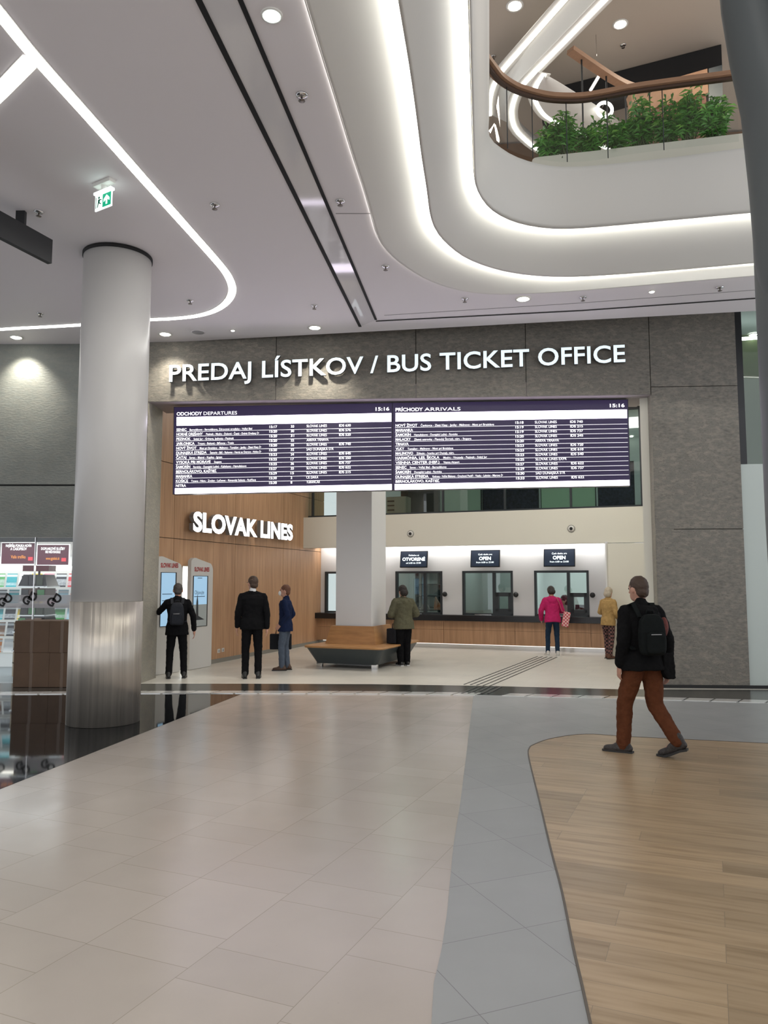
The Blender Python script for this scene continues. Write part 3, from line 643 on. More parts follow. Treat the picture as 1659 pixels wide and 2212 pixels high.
letter_sign('letter_sign', 'large white 3D letters PREDAJ LÍSTKOV / BUS TICKET OFFICE on concrete header', 'PREDAJ LÍSTKOV / BUS TICKET OFFICE',
    lambda x, y, o: Fc(.22+x, 5.115+.0275*x+y*1.0, -o-.001), .412, .015, 7.70, .11, lf, ls)
w0, w1 = wl_pt(401, 1146), wl_pt(619, 1166); wdir = (w1-w0); wdir.z = 0; wlen = wdir.length; wdir.normalize()
zb0, zb1 = w0.z, w1.z
letter_sign('letter_sign', 'bright white backlit letters SLOVAK LINES on timber wall', 'SLOVAK LINES',
    lambda x, y, o: w0+wdir*(x+0)+Vector((0, 0, (zb1-zb0)*x/wlen+y*1.0))+WNn*(o+.03), .52, .040, wlen, .14, emis('slovak_face', (1, 1, 1), 3.2), mat('slovak_side', (.25, .24, .23), .4))
# ------------------------------------------------------------ ceiling, coves
CZ = 5.85
def ext(px, z, a=0, b=0):
    p = [Z(x, y, z) for x, y in px]; s_ = spline(p, 5)
    if a: s_ = [s_[0]+(s_[0]-s_[3]).normalized()*a]+s_
    if b: s_ = s_+[s_[-1]+(s_[-1]-s_[-4]).normalized()*b]
    return s_
c1px = [(663, 0), (697, 114), (727, 211), (760, 321), (786, 401), (803, 460), (815, 502), (836, 536), (870, 567), (921, 599), (980, 620), (1047, 631), (1130, 631), (1224, 626), (1300, 620), (1450, 607), (1628, 592)]
c2px = [(864, 0), (885, 127), (900, 232), (912, 329), (923, 401), (931, 460), (944, 494), (970, 523), (1005, 549), (1056, 570), (1106, 582), (1161, 589), (1224, 591), (1300, 588), (1450, 577), (1628, 561)]
c3px = [(1014, 0), (1017, 127), (1020, 232), (1023, 329), (1026, 380), (1034, 409), (1051, 435), (1077, 456), (1115, 473), (1161, 483), (1216, 487), (1300, 482), (1450, 468), (1620, 452)]
c4px = [(1057, 0), (1057, 120), (1057, 240), (1057, 293), (1078, 316), (1116, 339), (1174, 356), (1232, 360), (1300, 356), (1450, 340), (1615, 318)]
NR = 110
C1 = resample(ext(c1px, CZ, 9, 2.5), NR); C2 = resample(ext(c2px, 6.0, 9, 2.5), NR); C3 = resample(ext(c3px, 6.3, 9, 2.5), NR)
C4 = resample(ext(c4px, 6.95, 9, 2.5), NR)
up = lambda P, dz: [p+Vector((0, 0, dz)) for p in P]
pl = [Vector((-12, -7, CZ)), Vector((-12, 13.2, CZ)), Vector((-4.2, 13.12, CZ)), Vector((8.5, 11.02, CZ))]
struct('ceiling', MB().prism(pl+[Vector((p.x, p.y, CZ)) for p in C1[::-1]], (0, 0, .02)), M['ceil'])
struct('trim_5', MB().prism([(-12, 13.2, CZ), (-4.2, 13.12, CZ), (8.5, 11.02, CZ), (8.5, 11.05, CZ), (-4.2, 13.15, CZ), (-12, 13.23, CZ)], (0, 0, .9)), M['ceil'])
mb = MB()                                      # roof slab that closes the slot above the lip
mb.prism([(-12, 12.5, 6.72), (12, 9, 6.72), (14, 13, 6.72), (-12, 15, 6.72)], (0, 0, .1)); struct('ceiling_slot', mb, M['groove'])
def cove(name, A, B, rise, lipA=.05):
    """one stepped cove band: lip along contour A, then a soft sweep up to contour B"""
    rings = [up(A, .06), up(A, -lipA+.0), ]
    for t in (.05, .2, .4, .6, .8, .93, 1.0):
        e = t*t*.35+t*.65
        rings.append([a.lerp(b, t)*1.0 for a, b in zip(A, B)])
        for i, p in enumerate(rings[-1]): p.z = A[i].z-lipA*(1-t)+(B[i].z+rise-A[i].z)*e
    mb_ = MB(); mb_.loft(rings, closed=False, cap=False); return struct(name, mb_, M['cove'])
cove('ceiling_cove_outer', C1, C2, .05, .03)
cove('ceiling_cove_inner', C2, C3, .07, .05)
# fascia of the balcony
rings = [up(C3, .07), up(C3, -.05)]
for t, e in ((.15, .06), (.35, .25), (.5, .5), (.65, .75), (.85, .93), (1, 1)):
    r_ = [a.lerp(b, t) for a, b in zip(C3, C4)]
    for i, p in enumerate(r_): p.z = C3[i].z-.05+(6.95-C3[i].z+.05)*e
    rings.append(r_)
def outward(P, d):
    out = []
    for i, p in enumerate(P):
        a = P[max(0, i-1)]; b = P[min(len(P)-1, i+1)]; t = (b-a).normalized(); out.append(p+Vector((t.y, -t.x, 0))*-d)
    return out
# which side is outward (away from the void, the void lies to +x / -y)
sgn = 1
test = outward(C3, .1)[5]
if test.x > C3[5].x: sgn = -1
OUT = lambda P, d: outward(P, d*sgn)
rings.append([Vector((p.x, p.y, 6.97)) for p in OUT(C4, .05)])
rings.append([Vector((p.x, p.y, 6.97)) for p in OUT(C4, .5)])
mb = MB(); mb.loft(rings, closed=False, cap=False); struct('trim_balcony', mb, M['cove'])
mb = MB(); mb.loft([up(OUT(C1, -.0), .06), up(OUT(C2, 0), .25)], closed=False, cap=False)
def ledline(name, lab, P, m, h=.05, dz=-.02, od=.012):
    w = thing(name, lab, 'light strip', P[NR//2], 0, 'cove light strips')
    a = OUT(P, od); mb_ = MB(); mb_.loft([up(a, dz), up(a, dz+h)], closed=False, cap=False)
    d_ = ob('diffuser', mb_, m, w); mb_ = MB(); a2 = OUT(P, .002); mb_.loft([up(a2, dz-.006), up(a, dz-.006)], closed=False, cap=False)
    ob('channel', mb_, M['cove'], w); return w
ledline('cove_light_strip', 'faint outermost curved light line between flat ceiling and first cove', C1, emis('led_faint', (1, .98, .92), 3.2), .03, -.02)
ledline('cove_light_strip', 'bright middle curved light line following the ceiling cove', C2, M['ledc'], .06, -.02)
ledline('cove_light_strip', 'bright innermost curved light line under the balcony fascia', C3, M['ledc'], .06, -.02)
# gallery floor slab behind the balcony edge
pf = [p for p in OUT(C4, .3)]
struct('floor_upper', MB().prism([Vector((p.x, p.y, 6.94)) for p in pf]+[Vector((9, 20, 6.94)), Vector((-3, 20, 6.94)), Vector((-6, -7, 6.94))], (0, 0, -.25)), M['ceil'])
# flush gloss strip between black slots
ga = [Z(430, 0, CZ), Z(778, 705, CZ)]; gb = [Z(520, 0, CZ), Z(812, 690, CZ)]
e_a = ga[0]+(ga[0]-ga[1]); e_b = gb[0]+(gb[0]-gb[1])
dn = Vector((0, 0, -.004))
struct('trim_6', MB().prism([e_a+dn, ga[1]+dn, gb[1]+dn, e_b+dn], (0, 0, .003)), M['gloss'])
mb = MB(); mb.tube([e_a+dn*2, ga[1]+dn*2], .02, flat=(.048, .004)); mb.tube([e_b+dn*2, gb[1]+dn*2], .02, flat=(.038, .004))
mb.tube([Z(812, 693, CZ)+dn*2, Z(1259, 670, CZ)+dn*2, Z(1640, 643, CZ)+dn*2], .01, flat=(.03, .004))
struct('trim_7', mb, M['groove'])
mb = MB(); mb.tube([Z(725, 461, CZ)+dn*.5, Z(803, 461, CZ)+dn*.5], .01, flat=(.012, .003)); mb.tube([Z(500, 683, CZ)+dn*.5+Vector((6, 0, 0)), Z(1640, 626, CZ)+dn*.5], .01, flat=(.012, .003)) if False else None
mb.tube([Z(830, 681, CZ)+dn*.5, Z(1259, 654, CZ)+dn*.5, Z(1635, 626, CZ)+dn*.5], .01, flat=(.012, .003))
struct('trim_8', mb, mat('joint_grey', (.25, .24, .24), .6))
# left light line
lp = [(-60, -42), (0, 30), (75, 122), (185, 245), (300, 375), (400, 487), (465, 560), (492, 595), (502, 625), (492, 650), (465, 670), (425, 682), (370, 688), (310, 691), (165, 702), (0, 711), (-300, 731)]
LP = ext(lp, CZ, 3, 1)
w = thing('ceiling_light_strip', 'long flush white light line curving across ceiling round the white column', 'light strip', Z(300, 375, CZ))
ob('diffuser', MB().tube([p+Vector((0, 0, -.004)) for p in LP], .05, flat=(.10, .008)), M['led'], w)
ob('channel', MB().tube([p+Vector((0, 0, -.001)) for p in LP], .05, flat=(.125, .004)), M['cove'], w)
w = thing('ceiling_light_strip', 'short light line branching off the long one at top left', 'light strip', Z(20, 175, CZ))
bl = [Z(68, 128, CZ), Z(0, 198, CZ), Z(-80, 275, CZ)]
ob('diffuser', MB().tube([p+Vector((0, 0, -.004)) for p in bl], .05, flat=(.13, .008)), M['led'], w)
ob('channel', MB().tube([p+Vector((0, 0, -.001)) for p in bl], .05, flat=(.15, .004)), M['cove'], w)
# downlights
def downlight(px, z, r, m, lab, power, grp, col_=(1, .93, .8), spot=70, aim=(0, .25, -1)):
    p = Z(*px, z); w = thing('downlight', lab, 'downlight', p, 0, grp)
    ob('trim_ring', MB().lathe(p, [(r*1.35, -.001), (r*1.35, -.012), (r, -.014), (r, -.001)], 28, cap=False), M['ivory'], w)
    ob('lens', MB().lathe(p, [(r, -.004), (r*.8, -.02), (r*.05, -.026)], 24), m, w)
    if power:
        l = bpy.data.lights.new('lamp', 'SPOT'); l.energy = power; l.color = col_; l.spot_size = R(spot); l.spot_blend = 1.0; l.shadow_soft_size = .04
        o = bpy.data.objects.new('downlight_lamp', l); o.location = p+Vector((0, 0, -.05)); o.rotation_euler = Vector(aim).normalized().to_track_quat('-Z', 'Y').to_euler(); col.objects.link(o)
g_ = 'round ceiling downlights'
downlight((35, 728), CZ, .085, M['lampw'], 'warm round downlight at ceiling edge left of the round column', 190, g_, aim=(0, .38, -1), spot=92)
downlight((357, 721), CZ, .085, M['lampw'], 'warm round downlight at ceiling edge right of round column', 110, g_, aim=(0, .34, -1), spot=92)
downlight((680, 707), CZ, .085, M['lampw'], 'warm round downlight at ceiling edge above the word LÍSTKOV', 170, g_, aim=(0, .30, -1), spot=92)
downlight((1130, 645), CZ, .085, M['lampw'], 'warm round downlight beneath the curved coves above BUS TICKET', 60, g_)
downlight((587, 32), CZ, .06, M['lampc'], 'starry cool downlight near top between slot and cove', 60, g_, (.9, 1, 1), 100, (0, 0, -1))
downlight((503, 713), CZ, .03, M['lampw'], 'tiny downlight at ceiling edge above PREDAJ', 10, g_)
downlight((1408, 629), CZ, .035, M['lampw'], 'tiny downlight near ceiling edge above OFFICE', 10, g_)
downlight((1112, 12), 11.5, .11, M['lampw'], 'starry downlight in upper ceiling left beside light lines', 0, g_)
downlight((1340, 52), 11.5, .10, M['lampw'], 'starry downlight in upper ceiling over wooden rail', 0, g_)
for i, (px, lb) in enumerate((((1355, 916), 'upper'), ((1364, 942), 'middle'), ((1374, 958), 'lower'))):
    p = hit(*px, Vector((0, 0, 5.74)), Vector((0, 0, 1))); downlight(px, 5.745, .05, M['lampw'], f'{lb} of three lens discs standing for downlight reflections in gallery glass beside arrivals board', 0, g_)  # glowing discs added in place of reflections in the gallery glass
p = Z(1627, 722, 6.34); downlight((1627, 722), 6.34, .07, M['lampw'], 'bright lens disc standing for a light reflection in glass right of concrete pier', 0, g_)  # glowing disc added in place of a reflection on the side glass
# sprinklers
spr = None
for px, z, lab in (((652, 205), CZ, 'sprinkler head between gloss strip and outer cove'), ((735, 434), CZ, 'sprinkler head beside gloss strip near the cove bend'), ((464, 442), CZ, 'sprinkler head between long light line and black slot'),
    ((84, 457), CZ, 'sprinkler head above the black hanging sign'), ((411, 649), CZ, 'sprinkler head inside the bend of the light line'), ((87, 677), CZ, 'sprinkler head left of round column near light line'),
    ((679, 660), CZ, 'sprinkler head above the word LÍSTKOV downlight'), ((833, 575), CZ, 'sprinkler head beside cove bend above gloss strip end'), ((1004, 645), CZ, 'sprinkler head left of downlight above BUS TICKET'),
    ((1259, 642), CZ, 'sprinkler head right of downlight above BUS TICKET'), ((1555, 620), CZ, 'sprinkler head near dark steel column'), ((1346, 97), 11.5, 'sprinkler head in upper ceiling below starry downlight'), ((1065, 122), 11.5, 'sprinkler head in upper ceiling above handrail start')):
    p = Z(*px, z)
    if spr is None:
        spr = thing('sprinkler', lab, 'sprinkler', p, 0, 'ceiling sprinklers')
        ob('escutcheon', MB().lathe(p, [(.055, -.001), (.05, -.012), (.02, -.02)], 18), M['chrome'], spr)
        ob('deflector', MB().lathe(p, [(.008, -.02), (.008, -.05), (.03, -.052), (.03, -.056)], 14), mat('sprinkler_metal', (.25, .22, .2), .3, 1), spr)
    else: copy_thing(spr, Matrix.Translation(p), lab)
p = Z(428, 717, CZ); w = thing('ceiling_speaker', 'round grey ceiling speaker grille near ceiling edge above PREDAJ', 'speaker', p)
ob('grille', MB().lathe(p, [(.10, -.002), (.10, -.012), (.02, -.014)], 24), mat('grille_grey', (.33, .32, .33), .6), w); ob('rim', MB().lathe(p, [(.12, -.001), (.12, -.01), (.10, -.011), (.10, -.001)], 24, cap=False), M['ceil'], w)
# exit sign
c = Z(224, 434, 5.64); ex = thing('exit_sign', 'small green and white emergency exit sign hanging from ceiling', 'sign', (c.x, c.y, CZ), R(-32))
X = Matrix.Translation(c) @ Matrix.Rotation(R(-32), 4, 'Z') @ Matrix.Rotation(R(90), 4, 'X')
ob('ceiling_mount', MB().box((c.x, c.y, CZ-.02), (.26, .08, .04), R(-32)), M['ivory'], ex)
hh = CZ-.04-(c.z+.09)
ob('light_bar', MB().box((c.x, c.y, c.z+.10), (.27, .05, .025), R(-32)), emis('exit_bar', (.8, 1, .95), 2.5), ex); ob('stem', MB().box((c.x, c.y, c.z+.11+hh/2), (.05, .03, max(.02, hh))), M['ivory'], ex)
pn = ob('panel', MB().box(0, (.26, .17, .012), M4=X), M['signw'], ex)
ob('green_field', MB().box(0, (.13, .14, .003), M4=X @ Matrix.Translation((.058, 0, .008))), M['green'], ex)
ar = [(-.012, -.05), (.012, -.05), (.012, 0), (.045, -.02), (.045, .01), (0, .05), (-.045, .01), (-.045, -.02), (-.012, 0)]
ob('arrow', MB().prism([X @ Vector((.058+a, b, .0105)) for a, b in ar], (X.to_3x3() @ Vector((0, 0, .001)))), M['signw'], ex)
rm = MB(); xf = lambda a, b: X @ Vector((a-.065, b, .008))
rm.prism([xf(.0+.014*math.cos(k), .048+.014*math.sin(k)) for k in [i*math.pi/4 for i in range(8)]], X.to_3x3() @ Vector((0, 0, .002)))
for a in (((-.015, .03), (.02, .03), (.01, -.01), (-.015, -.01)), ((.0, 0), (.035, -.02), (.03, -.03), (-.005, -.012)), ((-.012, 0), (-.03, -.055), (-.018, -.055), (0, -.01)), ((.015, .03), (.045, .02), (.043, .012), (.015, .018))):
    rm.prism([xf(*q) for q in a], X.to_3x3() @ Vector((0, 0, .002)))
rm.prism([xf(*q) for q in ((-.052, -.06), (-.044, -.06), (-.044, .06), (-.052, .06))], X.to_3x3() @ Vector((0, 0, .002)))
ob('running_figure', rm, mat('pictogram_green', (.0, .16, .09), .5), ex)
# black hanging sign
a, b = Z(0, 462, CZ-.25), Z(105, 520, CZ-.25)
dd = (b-a).normalized(); hs = thing('hanging_sign', 'black rectangular hanging sign box seen edge-on at left', 'sign', b, 0)
a2 = a-dd*2
ob('sign_box', MB().prism([a2, b, b+Vector((0, 0, -.28)), a2+Vector((0, 0, -.28))], Vector((dd.y, -dd.x, 0))*.06), M['black'], hs)
m_ = Z(36, 470, CZ-.12); ob('hanger', MB().box((m_.x, m_.y+.1, CZ-.125), (.10, .05, .25)), M['black'], hs)
# ------------------------------------------------------------ upper storey behind the balustrade
tan_c = mat('tan_ceiling', (.50, .44, .37), .6)
struct('ceiling_upper', MB().prism([(-8, -7, 11.5), (14, -7, 11.5), (14, 24, 11.5), (-8, 24, 11.5)], (0, 0, .1)), tan_c)
def upl(px, z, n=40, a=4): return resample(ext(px, z, a, 0), n)
L1 = upl([(1220, 0), (1152, 77), (1084, 154), (1074, 170), (1064, 192), (1058, 220), (1058, 250)], 11.1)
L2 = upl([(1307, 0), (1218, 92), (1130, 183), (1111, 216), (1105, 246), (1112, 277), (1132, 300), (1165, 325), (1230, 350)], 10.8)
L3 = upl([(1176, 160), (1157, 189), (1156, 215), (1174, 246), (1201, 264), (1232, 277), (1259, 293), (1330, 330)], 10.5, 40, 0)
LU = upl([(1180, 164), (1205, 178), (1236, 197), (1290, 231), (1343, 266), (1375, 290), (1400, 310), (1440, 330)], 10.5, 40, 0)
for nm, P, lab in (('cove_light_strip', L1, 'first straight light line in the upper ceiling seen over handrail'), ('cove_light_strip', L2, 'second upper light line curving down behind handrail'), ('cove_light_strip', L3, 'short curved light line on the upper white slab behind plants')):
    w = thing(nm, lab, 'light strip', P[20], 0, 'upper storey light lines')
    ob('diffuser', MB().tube(P, .05, flat=(.075, .02)), M['ledu'], w)
    ob('channel', MB().tube(up(P, .02), .05, flat=(.24, .02)), M['cove'], w)
mb = MB(); mb.loft([up(L1, .03), [a.lerp(b, .5)+Vector((0, 0, .14)) for a, b in zip(L1, L2)], up(L2, .03)], closed=False, cap=False)
struct('ceiling_upper_cove', mb, M['cove'])
mb = MB(); mb.loft([L3, [a.lerp(b, .5)+Vector((0, .0, -.06)) for a, b in zip(L3, LU)], LU, up(LU, .02)], closed=False, cap=False)
struct('trim_upper_slab', mb, M['cove'])
# black bulkhead and timber kiosk upstairs
def quadD(pts, d, th, dirv=(0, 1, 0)): return MB().prism([D(x, y, dd_) for (x, y), dd_ in zip(pts, d)], Vector(dirv)*th)
ba, bb_ = Z(1170, 197, 11.49), Z(1558, 96, 11.49); bz = D(1560, 152, bb_.y).z
struct('wall_upper_bulkhead', MB().prism([ba, bb_, Vector((bb_.x, bb_.y, bz)), Vector((ba.x, ba.y, bz-.15))], (0.1, .3, 0)), M['blackm'])
struct('wall_upper_back', MB().prism([(1.5, 16.5, 7), (11, 15.6, 7), (11, 15.6, 11.45), (1.5, 16.5, 11.45)], (0, .2, 0)), mat('upper_brown', (.20, .13, .085), .6))
kw = thing('upper_kiosk', 'timber-clad stand on the upper storey with reddish counter behind plants', 'kiosk', D(1450, 300, 14.2))
ob('timber_panel', quadD([(1362, 196), (1528, 148), (1530, 200), (1372, 246)], [13.5, 12.9, 12.9, 13.5], .25), mat('kiosk_timber', (.62, .36, .22), .5, noise=.15, nscale=3), kw)
ob('side_panel', quadD([(1531, 148), (1560, 140), (1562, 240), (1531, 250)], [12.95, 13.1, 13.1, 12.95], .2), M['steelc'], kw)
ob('shelf', quadD([(1360, 252), (1525, 208), (1526, 222), (1362, 262)], [13.4, 12.8, 12.8, 13.4], .3), mat('kiosk_red', (.30, .14, .10), .5), kw)
ob('goods', quadD([(1345, 262), (1530, 224), (1530, 300), (1345, 300)], [14.2, 13.4, 13.4, 14.2], .3), mat('kiosk_goods', (.28, .16, .12), .6, noise=.6, nscale=9), kw)
w = thing('ring_lamp', 'white glowing ring lamp on the upper storey wall', 'lamp', D(1306, 237, 13.7)); cc = D(1306, 237, 13.6)
ob('ring', MB().lathe(0, [(.14+.03*math.cos(k*math.pi/5), .03*math.sin(k*math.pi/5)) for k in range(11)], 28, M4=Matrix.Translation(cc) @ Matrix.Rotation(R(90), 4, 'X'), cap=False), M['ledu'], w)
ob('wall_bracket', MB().tube([cc+Vector((0, 0, .14)), cc+Vector((0, .15, .14))], .01), M['chrome'], w)
w = thing('linear_lamp', 'diagonal white light line behind the descending wooden rail upstairs', 'lamp', D(1290, 165, 13)); ob('diffuser', MB().tube([D(1275, 196, 13), D(1298, 157, 12.9)], .022), M['ledu'], w)
ob('channel', MB().tube([D(1275, 196, 13.05), D(1298, 157, 12.95)], .032), M['cove'], w); wq = D(1290, 171, 13.0); ob('suspension_wire', MB().tube([wq, Vector((wq.x, wq.y, 11.5))], .005), M['chrome'], w)
# balustrade
rp = [(1058, 141), (1078, 166), (1105, 185), (1132, 196), (1174, 207), (1213, 211), (1259, 210), (1309, 202), (1367, 191), (1444, 180), (1521, 170), (1590, 161)]
RP = ext(rp, 7.8, 6, 0)
bal = thing('balustrade', 'curved glass balustrade with oak handrail on the balcony edge', 'balustrade', (RP[30].x, RP[30].y, 6.95))
ob('handrail', MB().tube(RP, .06, flat=(.13, .055)), M['rail'], bal)
ob('rail_channel', MB().tube(up(RP, -.045), .06, flat=(.05, .04)), mat('rail_dark', (.08, .045, .03), .5), bal)
idx = list(range(0, len(RP)-3, 9))+[len(RP)-1]
for a, b in zip(idx, idx[1:]):
    seg = RP[a:b+1]; s0 = [Vector((p.x, p.y, 6.95)) for p in seg]; s1 = [Vector((p.x, p.y, 7.76)) for p in seg]
    s0[0] = s0[0].lerp(s0[1], .08); s1[0] = s1[0].lerp(s1[1], .08)
    ob('glass_panel', MB().loft([s0, s1], closed=False, cap=False), M['glassb'], bal)
    ob('joint', MB().tube([s0[0], s1[0]], .006), M['frame'], bal)
r2 = [D(1232, 108, 10.9), D(1290, 148, 11.2), D(1335, 176, 11.5), D(1372, 190, 11.9), D(1410, 193, 12.4)]
w = thing('balustrade', 'straight oak handrail descending diagonally on the far upper side', 'balustrade', (r2[2].x, r2[2].y, 9)); ob('handrail', MB().tube(spline(r2, 5), .06, flat=(.14, .07)), M['rail'], w)
s0 = spline(r2, 5)
for q_ in (2, 7, 12, 19): ob('post', MB().tube([s0[q_], Vector((s0[q_].x, s0[q_].y, 6.95))], .014), M['frame'], w)
w['label'] = 'straight oak handrail on thin posts rising diagonally on the far upper side'
# planter and plants
pp = [(1150, 343), (1159, 338), (1200, 333), (1290, 323), (1400, 310), (1520, 296), (1620, 284)]
PB = ext([(x, y+2) for x, y in pp], 7.22, 0, 1.2)
pl_ = thing('planter', 'long cream planter trough behind the glass balustrade', 'planter', (PB[12].x, PB[12].y, 6.95))
ob('trough', MB().loft([[Vector((p.x, p.y, 6.971)) for p in PB], PB, [p+Vector((0, .05, 0)) for p in PB], [p+Vector((0, .06, -.08)) for p in PB]], closed=False, cap=False, smooth=False).loft([[Vector((p.x, p.y+.5, 6.971)) for p in PB], [p+Vector((0, .5, 0)) for p in PB], [p+Vector((0, .45, 0)) for p in PB], [p+Vector((0, .44, -.08)) for p in PB]], closed=False, cap=False, smooth=False), M['cream'], pl_)
ob('soil', MB().loft([[p+Vector((0, .05, -.05)) for p in PB], [p+Vector((0, .46, -.05)) for p in PB]], closed=False, cap=False), mat('soil', (.04, .03, .02), .9), pl_)
leafm = [mat('leaf_green', (.10, .32, .05), .35, noise=.5, nscale=6), mat('leaf_bright', (.22, .48, .08), .35, noise=.4, nscale=6)]
def shrub(c, h, wd, seed, lab):
    rd = random.Random(seed); w = thing('leafy_shrub', lab, 'plant', c, 0, 'shrubs in the balcony planter'); st = MB(); lf_ = [MB(), MB()]
    for k in range(20):
        a = rd.uniform(0, 2*math.pi); rr = wd*rd.uniform(.15, 1); top = c+Vector((math.cos(a)*rr, math.sin(a)*rr*.5, h*rd.uniform(.45, 1)*(1-.35*rr/wd)))
        st.tube([c+Vector((rd.uniform(-.08, .08), rd.uniform(-.05, .05), 0)), c.lerp(top, .5)+Vector((0, 0, .05)), top], [.008, .006, .004], 5)
        for j in range(30):
            t = rd.uniform(.25, 1.05); p = c.lerp(top, t)+Vector((0, 0, .05*math.sin(t*3)))+Vector((rd.uniform(-.04, .04), rd.uniform(-.04, .04), rd.uniform(-.03, .03)))
            b = rd.uniform(0, 2*math.pi); el = rd.uniform(-.5, .6); d = Vector((math.cos(b)*math.cos(el), math.sin(b)*math.cos(el), math.sin(el)))
            L_ = rd.uniform(.08, .15); sd = d.cross(Vector((0, 0, 1))).normalized()*L_*.13; dr_ = Vector((0, 0, -.25*L_))
            q = [p, p+d*L_*.45+sd+Vector((0, 0, .015)), p+d*L_*.45-Vector((0, 0, .006)), p+d*L_*.45-sd+Vector((0, 0, .015)), p+d*L_+dr_]
            lf_[1 if (t > .8 and rd.random() < .55) else 0].add(q, [(0, 1, 2), (0, 2, 3), (1, 4, 2), (2, 4, 3)])
    ob('stems', st, mat('stem', (.08, .12, .04), .6), w); f = ob('foliage', lf_[0], leafm[0], w); ob('young_leaves', lf_[1], leafm[1], w)
for i, (x, y, h, wd, lab) in enumerate(((1195, 328, .50, .22, 'low shrub at left end of the balcony planter'), (1232, 322, .72, .26, 'tall bushy shrub near left end of balcony planter'), (1290, 318, .52, .28, 'low spreading shrub in front of ring lamp in planter'), (1345, 312, .60, .26, 'sparse shrub below middle of oak handrail in planter'),
      (1400, 304, .82, .3, 'tall full shrub at middle of the balcony planter'), (1460, 298, .72, .28, 'dense dark shrub right of the planter middle'), (1505, 292, .90, .3, 'tallest pale-tipped shrub below the timber stand'), (1560, 287, .70, .28, 'rightmost shrub beside the dark steel column'))):
    shrub(Z(x, y, 7.17)+Vector((0, .25, 0)), h, wd, i+3, lab)
# ------------------------------------------------------------ round column
cx, cy, cr = -3.41, 9.52, .415
w = MB().lathe((cx, cy, 0), [(cr, 1.46), (cr, 5.80)], 64, smooth=True); struct('column_white', w, M['colw'])
struct('column_cladding', MB().lathe((cx, cy, 0), [(cr+.012, .006), (cr+.012, 1.455), (cr-.02, 1.46)], 64), M['steel'])
struct('trim_9', MB().lathe((cx, cy, 0), [(cr+.012, 5.80), (cr+.012, 5.845)], 64), M['groove'])
# dark steel tree column at right
def ring(c, rx, ry, n=28, tilt=0): return [Vector(c)+Vector((rx*math.cos(2*math.pi*i/n), ry*math.sin(2*math.pi*i/n), 0)) for i in range(n)]
def colpt(x, y, d): return D(x, y, d)
mb = MB(); rr = .42; rings = []
for z, xe in ((0, 3.03), (1.0, 3.02), (2.2, 3.00), (3.5, 3.0), (4.6, 3.0), (5.3, 3.02), (5.9, 3.06), (6.6, 3.14), (8.5, 3.5)):
    rings.append(ring((xe+rr+.035, 6.0, z), rr, rr))
mb.loft(rings)
rings = []
for (x, y), r_ in zip(((1650, 900), (1632, 560), (1618, 400), (1600, 240), (1575, 130), (1556, 20), (1540, -160)), (.16, .29, .27, .24, .21, .19, .18)):
    p = D(x, y, 5.95); rings.append(ring((p.x+r_+(.02 if r_ > .165 else .2), p.y, p.z), r_, r_*.9))
mb.loft(rings)
struct('column_steel', mb, M['steelc'])
# ------------------------------------------------------------ totems at the timber wall
def totem(bl, br, tl, tr, label, idx):
    a = Z(*bl); b = Z(*br); fr = (b-a); fr.z = 0; ln = fr.length; fr.normalize(); n_ = Vector((fr.y, -fr.x, 0))
    if n_.dot(E1) < 0: n_ = -n_
    zl = D(*tl, a.y).z; zr = D(*tr, b.y).z; root = thing('info_totem', label, 'information totem', a.lerp(b, .5), math.atan2(fr.y, fr.x), 'information totems')
    P = lambda u, z, o=0.0: a+fr*(u*ln)+Vector((0, 0, z))+n_*o
    prof = [(0, .01), (.97, .01), (1, .05)]
    crn = [(1, zr-.16), (1, zr-.03), (.88, zr+.015)]; crl = [(.30, zl-.02), (.10, zl+.03), (0, zl-.07)]
    for A_, B_, C_ in (crn, crl):
        for k in range(7): t = k/6; prof.append(((1-t)**2*A_[0]+2*t*(1-t)*B_[0]+t*t*C_[0], (1-t)**2*A_[1]+2*t*(1-t)*B_[1]+t*t*C_[1]))
    ob('slab', MB().prism([P(u, z) for u, z in prof], -n_*.08), mat('totem_white', (.62, .61, .58), .4), root)
    return root, P, ln
c4 = lambda x, y: (320+x/4.366, 1100+y/4.366)
s_blue = emis('totem_screen', (.36, .62, .85), .72, (.1, .1, .1))
